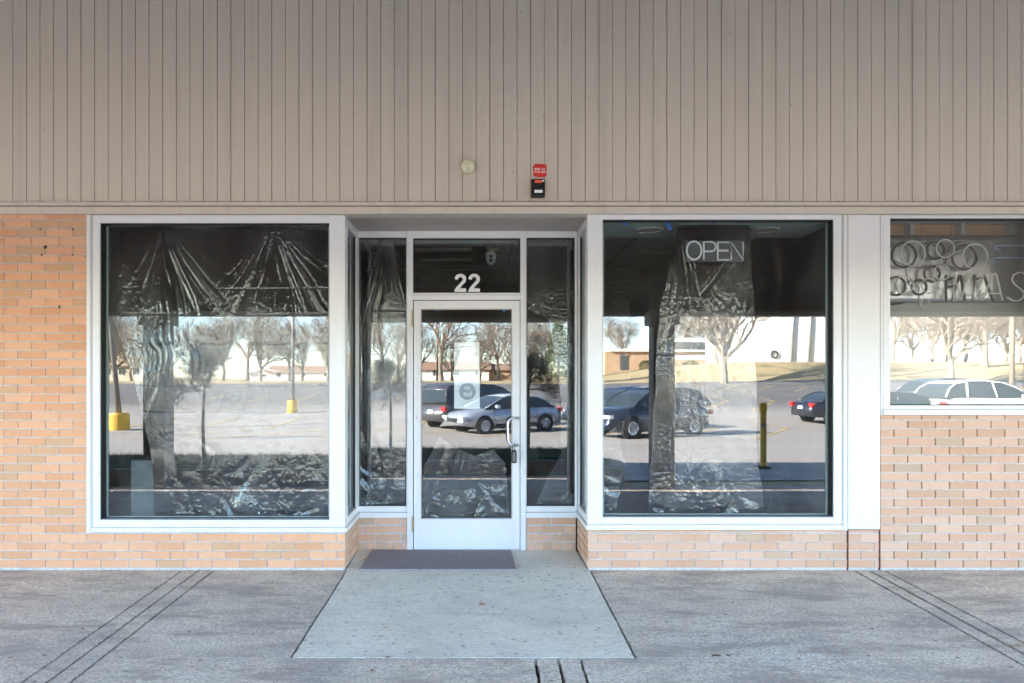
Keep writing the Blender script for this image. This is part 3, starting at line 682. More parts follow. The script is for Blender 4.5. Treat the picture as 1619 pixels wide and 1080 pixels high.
# ------------------------------------------------------------------ plastic sheets
def sheet(name, label, left, right, top, bottom, y, nu, nv, pins, seed, amp=.03, crush=.8, ywall=None):
    """left/right: v->px, top/bottom: u->py, at depth y"""
    b = MB(); K = lambda f, t: f(t) if callable(f) else f
    for j in range(nv + 1):
        v = j / nv
        for i in range(nu + 1):
            u = i / nu
            jl = noise.noise(Vector((seed, v * 14, 3))) * 2.2; jr = noise.noise(Vector((seed + 5, v * 14, 7))) * 2.2
            px_ = (K(left, v) + jl) * (1 - u) + (K(right, v) + jr) * u
            py_ = K(top, u) * (1 - v) + K(bottom, u) * v
            X, Z = fx(px_, y), fz(py_, y); d = 0
            for (pp_, qq_, n_, a_) in pins:
                dx, dz = X - fx(pp_, y), fz(qq_, y) - Z
                rr_ = math.hypot(dx, dz) + 1e-4; th = math.atan2(dx, dz)
                th2 = th + .10 * noise.noise(Vector((X * 4, Z * 4, seed))) * min(1, rr_)
                fan = max(0, 1 - abs(noise.noise(Vector((th2 * n_ * 1.6, seed * 3.1, rr_ * .5)))) * 5.5) * .35 + max(0, 1 - abs(noise.noise(Vector((th2 * n_ * 4.5, seed, rr_ * 1.1)))) * 4) * .16
                d += a_ * fan * min(1, rr_ / .30) * math.exp(-rr_ / .8) * math.exp(-((th - .12 * math.sin(seed * 3)) / .5) ** 2) * (.35 + .9 * max(0, noise.noise(Vector((th * 1.7, rr_ * 1.3, seed * 1.7))) + .45))
            p = Vector((X * 1.4 + seed, Z * 1.1, .3)); d += amp * .7 * noise.noise(p)
            am = max(0, min(1, noise.noise(Vector((X * 3.1, Z * 3.1, seed * 2))) * 2.2 + .25))
            cr = max(0, (v - crush) / (1 - crush)) ** .7 if v > crush else 0
            cr *= .35 + .9 * max(0, noise.noise(Vector((X * 2.7, 4, seed))) + .45)
            wv = noise.noise(Vector((X * 5, Z * 5, 9))) * .4
            d += amp * (.04 * am + .62 * cr) * (.5 - abs(noise.noise(Vector((X * 7 + seed + wv, Z * 5 + wv, 1)))) * 2) * .8
            d += amp * (.06 * am + .16 * cr) * (.5 - abs(noise.noise(Vector((X * 27 + seed, Z * 22 + wv * 3, 2)))) * 2) * .6
            for fz_ in FOLDS:                                        # storage folds
                q = (Z - fz_ - .01 * noise.noise(Vector((X * 2, seed, fz_)))) / .0045; d += .003 * math.exp(-q * q) * max(0, min(1, .5 + 1.6 * noise.noise(Vector((X * 2.3, fz_ * 9, seed)))))
            d = max(-.03, min(.14, d))
            b.v.append((X, y + .045 + d * .9, Z))
    n = nu + 1
    for j in range(nv):
        for i in range(nu): b.face((j*n+i, j*n+i+1, (j+1)*n+i+1, (j+1)*n+i))
    o = b.build(name, M['plastic'], smooth=True); tag(o, label, 'plastic sheet', 'black plastic sheets hung inside the glass'); return o
FOLDS = [fz(452), fz(494), fz(541), fz(577), fz(612), fz(654), fz(695), fz(778)]
def pieces(pts):
    def f(t):
        for (a, va), (b_, vb) in zip(pts, pts[1:]):
            if t <= b_: return va + (vb - va) * (t - a) / (b_ - a)
        return pts[-1][1]
    return f
sheet('plastic_sheet', 'wide black plastic sheet pinned up in two peaks across the left display window',
      pieces([(0, 168), (.3, 172), (.52, 208), (.8, 236), (1, 240)]), pieces([(0, 520), (.3, 524), (1, 524)]),
      pieces([(0, 357), (.24, 355), (.42, 361), (.74, 353.5), (.9, 360), (1, 362)]), pieces([(0, 822), (.5, 819), (1, 822)]), .10, 330, 420,
      [(252, 354, 3.0, .085), (430, 352, 3.6, .095)], 2.3, .035, .84)
FOLDS = [fz(560), fz(690)]
sheet('plastic_sheet', 'tapered black plastic sheet behind the OPEN sign in the right display window',
      pieces([(0, 1076), (.3, 1045), (1, 1026)]), pieces([(0, 1188), (.3, 1197), (.6, 1199), (.8, 1200), (1, 1216)]),
      pieces([(0, 350), (.5, 353), (1, 350)]), 818, .12, 190, 420, [(1076, 350, 3.5, .035), (1188, 350, 3.8, .035)], 7.7, .035, .8)
FOLDS = []
sheet('plastic_sheet', 'crumpled black plastic scrap in the lower left corner of the right display window',
      957, pieces([(0, 975), (.4, 990), (1, 975)]), pieces([(0, 690), (1, 675)]), 818, .10, 50, 130, [], 4.1, .04, .2)
yb = RY + .05
FOLDS = [fz(490, yb), fz(560, yb), fz(620, yb), fz(700, yb)]
def rsheet(*a, **k):
    return sheet(*a, **k)
rsheet('plastic_sheet', 'black plastic sheet hanging as a pointed tent in the sidelight left of the door',
      pieces([(0, 598), (.12, 586), (.28, 568), (1, 566)]), pieces([(0, 620), (.1, 628), (.28, 643), (1, 645)]), 377, 801, yb, 90, 400, [(606, 377, 3, .03)], 9.2, .03, .72)
rsheet('plastic_sheet', 'black plastic strip filling the sidelight right of the door',
      pieces([(0, 833), (.26, 833), (.3, 868), (.6, 888), (.8, 888), (1, 846)]), 909, pieces([(0, 376), (1, 377)]), 801, yb, 90, 400, [], 12.4, .03, .85)
rsheet('plastic_sheet', 'crumpled black plastic sheet bunched behind the lower half of the door glass',
      pieces([(0, 668), (1, 667)]), pieces([(0, 800), (.5, 803), (1, 806)]), pieces([(0, 742), (.12, 712), (.2, 690), (.34, 706), (.62, 722), (.85, 712), (1, 735)]), 821, yb - .01, 150, 130, [(735, 600, 3.5, .04)], 15.2, .035, .35)

# ------------------------------------------------------------------ small things on and behind the glass
# OPEN sign
yo = .058
t = thing('open_sign', (fx(1130, yo), yo, fz(397, yo)), 'unlit OPEN sign with white tube letters on a grey board', 'sign')
b = MB(); b.box(fx(1085, yo), fx(1177, yo), yo + .012, yo + .02, fz(413.5, yo), fz(380, yo)); b.build('back_board', M['signgrey'], t, bevel=.002)
def pxp(z): return (fx(1060 + z[0] / 5.996, yo), yo + .004, fz(335 + z[1] / 5.994, yo))
ob = MB(); el = [(225 + 70*math.cos(a), 365 + 86*math.sin(a)) for a in [2*math.pi*i/36 for i in range(37)]]
ob.tube([pxp(q) for q in el], .0078, 8)
ob.tube([pxp(q) for q in ((318, 450), (318, 284), (390, 284), (415, 292), (430, 315), (430, 342), (415, 365), (390, 373), (325, 373))], .0078, 8)
ob.tube([pxp(q) for q in ((558, 288), (450, 288), (450, 454), (558, 454))], .0078, 8); ob.tube([pxp(q) for q in ((455, 366), (550, 366))], .0078, 8)
ob.tube([pxp(q) for q in ((577, 455), (577, 285), (690, 455), (690, 285))], .0078, 8)
ob.build('letters', M['tube'], t, smooth=True)
# blue tape
def tape(px_, py_, wd, ht, rot, y, label):
    b = MB(); c, s = math.cos(rot), math.sin(rot); P_ = []
    for u, v in ((-wd, -ht), (wd*.9, -ht), (wd, ht*.8), (.2*wd, ht), (-wd, ht*.9)): P_.append((fx(px_ + u*c - v*s, y), fz(py_ + u*s + v*c, y)))
    b.prism(P_[::-1], y, y + .0006); tag(b.build('masking_tape', M['tape']), label, 'tape', 'bits of blue tape on the glass')
tape(988, 353, 4, 3, .2, .053, 'small blue tape scrap at the top left of the right display window')
tape(1057, 356.5, 3, 8, -.5, .053, 'long slanting strip of blue tape left of the tapered plastic sheet')
tape(1128.5, 351, 3, 3.5, .3, .053, 'blue tape scrap at the top above the OPEN sign')
tape(1265, 350, 4.5, 1.6, .1, .053, 'blue tape scrap at the top right of the right display window')
tape(691, 490.5, 2.6, 1.6, .1, RY + .03, 'blue tape scrap at the top left of the door glass')
tape(796.5, 491, 2.6, 2.2, .1, RY + .03, 'blue tape scrap at the top right of the door glass')
# notices on the door
yn = RY + .031
nts = [('notice', 718.3, 758, 541.5, 584.5, 'white handwritten notice taped to the door glass, upper sheet'), ('notice', 718, 758.5, 585, 646, 'white printed notice with grey round emblem on the door glass, lower sheet')]
no = []
for i, (n_, a, c, d_, e, lab) in enumerate(nts):
    t = thing(n_, (fx((a+c)/2, yn), yn, fz(e, yn)), lab, 'notice'); no.append(t)
    bx('sheet', M['paper'], t, fx(a, yn), fx(c, yn), yn, yn + .0008, fz(e, yn), fz(d_, yn))
b = MB(); r = random.Random(5)
for py_ in (549, 555.5, 562, 569):
    x_ = 726 + r.uniform(-1, 3); pts = []
    while x_ < 744 + r.uniform(0, 5): pts.append((fx(x_, yn), yn - .0006, fz(py_ + r.uniform(-1.2, 1.2), yn))); x_ += .8
    b.tube(pts, .0006, 4)
b.build('handwriting', M['ink'], no[0])
b = MB(); b.lathe([(.072, -.0004), (.072, -.0012)], 40, 'y', (fx(739, yn), yn, fz(619, yn))); b.build('emblem', M['ink'], no[1])
text_obj('emblem_text', 'to', .05, (fx(738.5, yn), yn - .0018, fz(613, yn)), M['paper'], no[1], bold=.001, w=.05, h=.034, extr=.0003)
text_obj('emblem_text', 'tol', .05, (fx(739, yn), yn - .0018, fz(622.5, yn)), M['paper'], no[1], bold=.001, w=.07, h=.045, extr=.0003)
text_obj('printed_word', 'CLOSED', .03, (fx(738, yn), yn - .0012, fz(606.5, yn)), M['ink'], no[1], w=.11, h=.02, extr=.0003)
# security light on the siding
sx_, sz_ = fx(739.6, -.09), fz(262.8, -.09)
t = thing('security_light', (sx_, -.03, sz_), 'round cream security light fixed to the taupe siding above the door', 'light')
b = MB(); b.lathe([(.050, -.032), (.052, -.045), (.048, -.065)], 32, 'y', (sx_, 0, sz_)); b.build('base', M['cream'], t, smooth=True)
b = MB(); b.lathe([(.0525, -.0625), (.0535, -.066), (.051, -.070)], 32, 'y', (sx_, 0, sz_)); b.build('rim', M['brass'], t, smooth=True)
b = MB(); b.lathe([(.049, -.066), (.0505, -.09), (.046, -.112), (.036, -.128), (.02, -.137), (0, -.139)], 32, 'y', (sx_, 0, sz_)); b.build('globe', M['cream'], t, smooth=True)
# alarm box and its sticker
ax0, ax1, az0, az1 = fx(840, -.09), fx(862, -.09), fz(311.5, -.09), fz(282.3, -.09)
t = thing('alarm_box', ((ax0+ax1)/2, -.03, az0), 'small black key box with red and white labels under the red sticker', 'alarm box')
bx('wood_backing', M['wood'], t, ax0 - .004, ax1 - .012, -.046, -.0312, az0 + .004, az1 - .004)
b = MB(); b.box(ax0, ax1, -.095, -.0465, az0, az1); b.build('casing', M['black'], t, bevel=.012)
b = MB(); b.box(ax0 + .026, ax1 - .024, -.0962, -.0952, az1 - .035, az1 - .012); b.build('red_label', M['redlab'], t)
b = MB(); b.box(ax0 + .024, ax1 - .020, -.0962, -.0952, az0 + .03, az0 + .052); b.build('white_label', M['paper'], t)
b = MB(); b.lathe([(.008, -.096), (.006, -.099), (0, -.1)], 16, 'y', (ax1 - .016, 0, az1 - .018)); b.build('button', M['vinyl'], t)
text_obj('label_text', '4 ALARM', .02, ((ax0+ax1)/2+.002, -.0968, az0 + .041), M['black'], t, w=.045, h=.010, extr=.0002) if False else None
b = MB(); r = random.Random(9); pts = []
x0_, x1_, z0_, z1_ = fx(843.2,-.035), fx(864.3,-.035), fz(279.7,-.035), fz(259.2,-.035)
for (a, c) in (((x0_, z0_), (x1_, z0_)), ((x1_, z0_), (x1_, z1_)), ((x1_, z1_), (x0_, z1_)), ((x0_, z1_), (x0_, z0_))):
    for i in range(6):
        k = i / 6; ins = .008 if i == 0 else 0
        pts.append((a[0] + (c[0]-a[0])*k + r.uniform(-.0015, .0015) + (ins if a[0] == x0_ else -ins), a[1] + (c[1]-a[1])*k + r.uniform(-.0015, .0015)+ (ins*.5 if a[1] == z0_ else -ins*.5)))
b.prism(pts, -.0345, -.0322); stk = tag(b.build('unit_sticker', M['red']), 'red square sticker reading 20B, 21, 21B, 22A on the siding', 'sticker')
for s_, dz_ in (('20B, 21,', .010), ('21B, 22A', -.012)): text_obj('sticker_text', s_, .02, ((x0_+x1_)/2 + .002, -.0352, (z0_+z1_)/2 + dz_), M['vinyl'], stk, bold=.0006, w=.088, h=.0165, extr=.0003)
# lockbox on the handle
lx, lz = rx(812), rz(714)
t = thing('key_lockbox', (lx, BY - .06, rz(730)), 'black key lockbox hanging from the door handle', 'lockbox')
b = MB(); pts = []
w2 = .0225; z0_, z1_ = rz(730.5), rz(710)
b.prism([(lx-w2*.8, z0_), (lx+w2*.8, z0_), (lx+w2, z0_+.012), (lx+w2, z1_-.02), (lx+w2*.7, z1_), (lx-w2*.7, z1_), (lx-w2, z1_-.02), (lx-w2, z0_+.012)], BY-.085, BY-.05); b.build('body', M['black'], t, bevel=.004)
b = MB(); b.prism([(lx-w2*.55, z0_+.014), (lx+w2*.55, z0_+.014), (lx+w2*.55, z1_-.02), (lx-w2*.55, z1_-.02)], BY-.088, BY-.0855); b.build('face_plate', M['signgrey'], t, bevel=.001)
b = MB(); sx0, sx1 = lx - .010, lx + .008; b.tube([(sx0, BY-.068, z1_-.002), (sx0, BY-.068, z1_+.035), (sx0+.002, BY-.068, z1_+.043), ((sx0+sx1)/2, BY-.068, z1_+.050), (sx1-.002, BY-.068, z1_+.043), (sx1, BY-.068, z1_+.035), (sx1, BY-.068, z1_-.002)], .0035, 8); b.build('shackle', M['black'], t, smooth=True)
# mat
b = MB(); mzf = lambda x, y: sz(x, y) + .0125
def mp(px_, y): return fx(px_, y)
ya_, yb_ = BY - .033, -.028
xl0, xr0 = fx(568.5, yb_), fx(816, yb_); xl1, xr1 = fx(588, ya_), fx(808, ya_)
P_ = []
for (a, c) in (((xl0, yb_), (xr0, yb_)), ((xr0, yb_), (xr1, ya_)), ((xr1, ya_), (xl1, ya_)), ((xl1, ya_), (xl0, yb_))):
    for i in range(24): k_ = i/24; P_.append((a[0]+(c[0]-a[0])*k_ + rnd.uniform(-.0015, .0015), a[1]+(c[1]-a[1])*k_ + rnd.uniform(-.0015, .0015)))
b.slab(P_, mzf, .011)
t = tag(b.build('door_mat', M['mat']), 'dark purplish brown door mat lying in front of the glass door', 'mat')
# leaves
def leaf(px_, py_, size, mat, label, seed, lobes=5, grp='dead leaves on the ground'):
    r = random.Random(seed)
    # point on the floor under this pixel
    k = (py_ - VY) / F; D = CAMZ / (k - .0) ; D = (CAMZ + .023 * 5.31) / (k + .023) if D < 5.31 else D
    y = CAMY + D; x = (px_ - VX) * D / F
    z = (sz(x, y) if -1.0 < x < .8 and y > JT else wz(x, y)) + .001
    b = MB(); n = lobes * 4; rot = r.uniform(0, 6.28); pts = [(0, 0, .006)]
    for i in range(n):
        a = 2 * math.pi * i / n; ph = (i % 4)
        rr_ = size * (1.0 if ph == 0 else .55 if ph in (1, 3) else .38) * r.uniform(.8, 1.15) * (1.15 if a < 2 else .85)
        pts.append((rr_ * math.cos(a + rot), .7 * rr_ * math.sin(a + rot), .002 + r.uniform(0, .35) * size * (rr_ / size)))
    b.add([(x + p[0], y + p[1], z + p[2]) for p in pts], [(0, 1 + i, 1 + (i + 1) % n) for i in range(n)])
    b.tube([(x, y, z + .006), (x + size*math.cos(rot+3)*1.2, y + size*math.sin(rot+3)*.9, z + .004)], .0012, 4)
    tag(b.build('dead_leaf', mat), label, 'leaf', grp)
leaf(763, 957, .036, M['leaf'], 'dark orange brown maple leaf near the middle of the entrance slab', 1)
leaf(610, 994, .030, M['leafpale'], 'pale tan leaf on the left part of the entrance slab', 2)
leaf(588, 1062, .026, M['leaf'], 'small brown leaf on the walkway below the entrance slab', 3, 3)
leaf(280, 1006, .028, M['leafpale'], 'pale curled leaf on the walkway right of the left joint lines', 4, 4)
leaf(18, 1041, .03, M['leafpale'], 'faded leaf on the joint at the far left edge', 5, 3)
leaf(1131, 1038, .032, M['leafdark'], 'dark flat leaf on the cross joint right of the entrance slab', 6)
leaf(1152, 1037, .022, M['leafdark'], 'brown leaf scrap right beside the dark flat leaf', 7, 3)
leaf(1166, 1036.5, .018, M['leafpale'], 'tiny pale leaf at the right end of the leaf cluster', 8, 3)
leaf(1610, 1022, .05, M['leafpale'], 'tan dead leaf caught in the joint at the right edge', 9, 3)
leaf(829, 1016, .014, M['leaf'], 'tiny reddish leaf near the slab lower right of the maple leaf', 10, 3)
leaf(613, 1040, .014, M['leafdark'], 'tiny dark leaf on the lower edge of the slab', 11, 3)
for i_, (a_, b_, c_) in enumerate(((570, 884, .012), (577, 887, .015), (573, 889, .010), (583, 884, .009))):
    leaf(a_, b_, c_, M[('leaf', 'leafdark')[i_ % 2]], 'scrap of dead leaf swept into the left corner of the doorway recess', 60 + i_, 3)
leaf(1114, 1007, .013, M['leafdark'], 'tiny dark leaf above the leaf cluster on the walkway', 12, 3)
# grit and paper scraps along the ground
b = MB(); r = random.Random(44)
for i in range(900):
    y = -abs(r.gauss(0, .9)) - .004; x = r.uniform(-3.7, 4.2); q = r.uniform(.0012, .004)
    if i < 330:
        jx = r.choice((-2.28, -2.155, -2.04, 2.84, 2.955, 3.075, -1.022, .828)); x = jx + r.gauss(0, .006); y = r.uniform(-1.9, -.01)
    z = (sz(x, y) if -1.0 < x < .8 and y > JT else wz(x, y))
    b.add([(x-q, y-q*.8, z), (x+q, y-q*.6, z), (x+q*.7, y+q, z), (x-q*.9, y+q*.8, z), (x, y, z+q*1.1)], [(0,1,4), (1,2,4), (2,3,4), (3,0,4)])
o = b.build('grit', M['joint']); o['kind'] = 'stuff'
b = MB()
for i in range(260):
    y = -abs(r.gauss(.5, .7)) - .02; x = r.uniform(-3.7, 4.2); q = r.uniform(.0015, .0035)
    z = (sz(x, y) if -1.0 < x < .8 and y > JT else wz(x, y))
    b.add([(x-q, y-q*.8, z), (x+q, y-q*.6, z), (x+q*.7, y+q, z), (x-q*.9, y+q*.8, z), (x, y, z+q*1.1)], [(0,1,4), (1,2,4), (2,3,4), (3,0,4)])
o = b.build('salt_crumbs', M['vinyl']); o['kind'] = 'stuff'

# ------------------------------------------------------------------ laundry window contents
ly = .22; lt = 0
t = thing('neon_sign', (fx(1530, ly), ly, fz(480, ly)), 'unlit neon laundry sign with bubble rings and letters WAS on glossy black', 'sign')
q = MB(); N_ = 40; tl = math.tan(R(5.2)); zt0, zb0 = fz(372, ly), fz(478.5, ly)
for j in range(13):
    for i in range(N_ + 1):
        x_ = fx(1402, ly) + (fx(1760, ly) - fx(1402, ly)) * i / N_; k_ = j / 12; z_ = zt0 + (zb0 - zt0) * k_; hh = (zt0 - zb0)
        yy_ = hh * (k_ * math.tan(R(2)) if k_ < .3 else .3 * math.tan(R(2)) + (k_ - .3) * math.tan(R(3.3)))
        q.v.append((x_, ly + yy_ + .008*math.sin(x_*2.3 + 1) * k_, z_))
for j in range(12):
    for i in range(N_): a = j*(N_+1)+i; q.face((a, a + N_+1, a + N_+2, a+1))
po = q.build('back_panel', M['acrylic'], t, smooth=True); sm = po.modifiers.new('thick', 'SOLIDIFY'); sm.thickness = .006; sm.offset = -1
yt = .125
def nz(z): return (fx(1390 + z[0]/6.354, yt), yt, fz(330 + z[1]/6.353, yt))
nb = MB()
for cx_, cy_, r_, rad in ((338,453,126,.0056), (665,400,90,.0050), (965,478,124,.0056), (632,638,78,.0044), (500,775,74,.0044), (255,765,90,.0044), (462,950,42,.0035)):
    nb.tube([nz((cx_ + r_*math.cos(a), cy_ + r_*math.sin(a))) for a in [2*math.pi*i/40 for i in range(41)]], rad, 8)
nb.build('bubble_tube', M['neon'], t, smooth=True)
nb = MB()
for cx_, cy_, r_, rad in ((290,455,122,.010), (610,405,86,.010), (900,478,122,.010), (575,645,78,.0105), (445,780,74,.0105), (212,768,92,.0105)):
    nb.tube([(lambda q: (q[0], yt + .055, q[2]))(nz((cx_ + r_*math.cos(a), cy_ + r_*math.sin(a)))) for a in [2*math.pi*i/40 for i in range(41)]], rad, 8)
for pts_ in (((715,930),(712,655)), ((775,915),(850,655)), ((905,915),(860,655)), ((985,915),(1000,655)), ((1100,660),(1190,925))):
    nb.tube([(lambda q: (q[0], yt + .05, q[2]))(nz(p)) for p in pts_], .010, 8)
nb.build('black_tube', M['gasket'], t, smooth=True)  # black rings and strokes offset behind the pale tubes
nb = MB()
nb.tube([nz(p) for p in ((748,930), (755,655), (815,915), (825,915), (897,655), (912,655), (955,915), (968,915), (1050,655))], .0062, 8)
nb.tube([nz(p) for p in ((1035,925), (1140,665), (1160,648), (1180,665), (1240,925))], .0062, 8); nb.tube([nz(p) for p in ((1010,852), (1215,852))], .0062, 8)
spts = [(1470, 690), (1440, 645), (1390, 640), (1335, 665), (1318, 710), (1345, 760), (1400, 800), (1440, 840), (1435, 890), (1390, 925), (1330, 925), (1270, 890)]
nb.tube([nz((p[0] + 15, p[1])) for p in spts], .0062, 8)
nb.build('letter_tube', M['neon'], t, smooth=True)
nb = MB()
for yy in (370, 493): nb.tube([nz(p) for p in ((1215 - (30 if yy > 400 else 0), yy+42), (1180 - (30 if yy > 400 else 0), yy+38), (1170 - (30 if yy > 400 else 0), yy+18), (1185 - (30 if yy > 400 else 0), yy+3), (1215, yy), (1900, yy))], .0055, 8)
nb.build('blue_tube', M['neonblue'], t, smooth=True)
nb = MB()
nb.tube([nz(p) for p in ((110, 500), (250, 570), (430, 600), (620, 560), (760, 590), (900, 605))], .0045, 6)
nb.tube([nz(p) for p in ((650, 560), (700, 480), (840, 430))], .004, 6); nb.tube([nz(p) for p in ((260, 600), (300, 770), (400, 780), (395, 970))], .004, 6)
for px_, py_ in ((235, 335), (180, 950), (230, 945), (800, 340), (810, 400), (735, 700), (735, 780), (1000, 700)): 
    x_, y_, z_ = nz((px_, py_)); nb.lathe([(.008, .11), (.010, .13), (.010, .20)], 12, 'y', (x_, 0, z_))
nb.build('wiring', M['gasket'], t, smooth=True)
for px_ in (430, 740): nb = MB(); nb.tube([nz((px_, 60)), nz((px_ - 15, 300))], .0022, 5); nb.build('hanging_chain', M['signgrey'], t)
ys_ = .24
b = MB(); b.box(fx(1400, ys_), 6.9, ys_ + .07, ys_ + .085, fz(400, ys_), fz(330, ys_)); b.build('plywood_header', M['ply'], laundry)
b = MB(); b.box(fx(1400, ys_), 6.9, ys_ - .01, ys_ + .069, fz(352.5, ys_), fz(348, ys_))
b.build('metal_track', M['stud'], laundry)
for px_ in (1439, 1520, 1601, 1690): bx('metal_stud', M['stud'], laundry, fx(px_, ys_), fx(px_ + 6.5, ys_), ys_, ys_ + .069, fz(400, ys_), fz(352.6, ys_))
b = MB(); b.box(fx(1395, .3) + .0, 6.9, .305, .32, fz(660, .3), fz(476, .3)); b.build('washout_board', plain('washout_pale', (.50, .49, .45), .9, var=.1, scale=3), laundry)  # pale board added behind the lower pane to give its washed-out haze
b = MB(); b.box(P1 + .05, 7.4, .6, .7, 0, 3.0); b.box(P1 + .0, P1 + .05, .08, .6, 0, 2.95); b.build('inner_wall', M['walltan'], laundry)

# ------------------------------------------------------------------ walkway canopy behind the viewer
can = thing('walkway_canopy', (0, -4.7, 0), 'flat canopy over the walkway with hanging taupe fascia, reflected in the glass', 'canopy')
bx('canopy_roof', M['soffitwhite'], can, -30, 30, -4.95, -.1, 4.9, 5.1)  # underside made white to bounce light onto walkway and siding
FB = 2.43
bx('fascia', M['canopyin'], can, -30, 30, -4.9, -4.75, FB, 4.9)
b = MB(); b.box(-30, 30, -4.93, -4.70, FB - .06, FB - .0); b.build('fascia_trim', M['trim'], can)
b = MB()
for i in range(20): b.box(-30, 30, -.0, -.0, 0, 0) if False else None
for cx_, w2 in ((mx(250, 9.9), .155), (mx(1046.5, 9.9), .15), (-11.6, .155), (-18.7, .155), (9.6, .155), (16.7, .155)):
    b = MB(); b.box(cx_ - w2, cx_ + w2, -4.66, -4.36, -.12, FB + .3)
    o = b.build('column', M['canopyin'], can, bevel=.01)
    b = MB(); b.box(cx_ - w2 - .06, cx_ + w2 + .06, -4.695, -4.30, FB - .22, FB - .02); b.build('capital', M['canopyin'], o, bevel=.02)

# ------------------------------------------------------------------ bare trees
def bare_tree(seed, H, spread, trunk_h, depth, r0, nsplit=3, ball=False, twigs=3):
    r = random.Random(seed); tb, cb = MB(), MB()
    tb.tube([(0, 0, -.1), (r.uniform(-.02, .02)*H, r.uniform(-.02, .02)*H, trunk_h*.5), (0, 0, trunk_h)], [r0*1.25, r0, r0*.85], 8)
    def grow(p, d, L, rad, lev):
        n = 3; pts = [p]; q = p
        for i in range(n):
            d = (d + Vector((r.uniform(-.32, .32), r.uniform(-.32, .32), r.uniform(-.08, .22 if not ball else .08)))).normalized(); q = q + d * L / n; pts.append(q)
        rads = [max(rad * (1 - .3 * i / n), .0017 if ball else .006) for i in range(n + 1)]
        (tb if lev == 0 and not ball else cb).tube(pts, rads, 5 if lev < 2 else 3, cap=False)
        if lev >= depth:
            return
        k = nsplit if lev < depth - 1 else twigs
        for i in range(k):
            a = r.uniform(0, 2*math.pi); t_ = r.uniform(.35, .95) if not ball else r.uniform(.25, .8)
            side = d.orthogonal().normalized(); side = Matrix.Rotation(a, 3, d) @ side
            nd = (d * math.cos(t_) + side * math.sin(t_)).normalized()
            s_ = pts[r.choice((1, 2, 3))] if i else q
            grow(s_, nd, L * r.uniform(.6, .82), rad * r.uniform(.5, .66), lev + 1)
    m0 = 6 if not ball else 11
    for i in range(m0):
        a = 2*math.pi*i/m0 + r.uniform(-.3, .3); el = r.uniform(.55, 1.3) if not ball else r.uniform(-.1, 1.4)
        grow(Vector((0, 0, trunk_h * r.uniform(.8, 1) if not ball else trunk_h)), Vector((math.cos(a)*math.cos(el), math.sin(a)*math.cos(el), math.sin(el))), (H - trunk_h) * (.36 if not ball else .42) * spread, r0 * (.55 if not ball else .3), 0)
    if not ball: grow(Vector((0, 0, trunk_h)), Vector((0, 0, 1)), (H - trunk_h)*.4, r0*.8, 0)
    if ball:
        rm = sorted(math.hypot(x, y) for x, y, z in cb.v)[int(len(cb.v) * .97)]; zm = max(z for x, y, z in cb.v)
        cb.v = [(x * .56 / rm, y * .56 / rm, trunk_h + (z - trunk_h) * (H - trunk_h) / (zm - trunk_h)) for x, y, z in cb.v]
    return tb, cb
def tree_proto(name, seed, H, spread, th, depth, r0, label, group, mat, **k):
    t = thing(name, (0, 0, 0), label, 'tree', group); tb, cb = bare_tree(seed, H, spread, th, depth, r0, **k)
    tb.build('trunk', mat, t); cb.build('crown', mat, t); return t
def place(t, x, y, rz_=0, s=1, z=None, first=False, label=None, group=None):
    o = t if first else copy_tree(t)
    o.location = (x, y, zt(x, y) if z is None else z); o.rotation_euler = (0, 0, rz_); o.scale = (s, s, s)
    if label: o['label'] = label
    if group: o['group'] = group
    return o
TG = 'bare winter trees beyond the parking lot'
TL = 'tall bare winter tree beyond the parking lot, reflected in the windows'
big = [tree_proto('bare_tree', 31, 11, 1.0, 2.6, 6, .24, TL, TG, M['bark']), tree_proto('bare_tree', 32, 13, .85, 3.4, 6, .25, TL, TG, M['bark']), tree_proto('bare_tree', 33, 10, 1.15, 2.2, 6, .25, TL, TG, M['bark'])]
r = random.Random(12); used = set()
def put(i, x, y, s=1, label=None):
    place(big[i], x, y, r.uniform(0, 6), s, first=i not in used, label=label); used.add(i)
spots = []
for k in range(54):
    px_ = 120 + k * 30 + r.uniform(-9, 9); D = r.uniform(86, 116)
    if 955 < px_ < 1060: continue
    if px_ > 1185 and px_ < 1400: continue
    put(r.choice((0, 1, 2)), mx(px_, D), -(D - 5.4), r.uniform(.75, 1.1))
put(0, mx(985, 105), -100, .8)
put(2, mx(1145, 64), -58.6, 1.25, 'big pale bare tree on the grassy bank, reflected in the right display window')
put(2, mx(1520, 62), -58, 1.1); put(1, mx(1575, 70), -66, 1.1)
# small ball trees in the planter
bt = tree_proto('ball_tree', 51, 1.95, .9, 1.12, 4, .028, 'small bare ball-crowned tree in the planter, reflected in the left display window', 'ball trees in the planter strip', M['barkdark'], ball=True, twigs=4, nsplit=5)
place(bt, mx(315, 11.2), -6.0, 0, 1.0, .14, True)
place(bt, mx(621, 12.9), -6.05, 2, .95, .14, label='small bare ball-crowned tree in the planter, reflected left of the door')
place(bt, mx(833, 12.9), -6.05, 4, 1.0, .14, label='small bare ball-crowned tree in the planter, reflected right of the door')
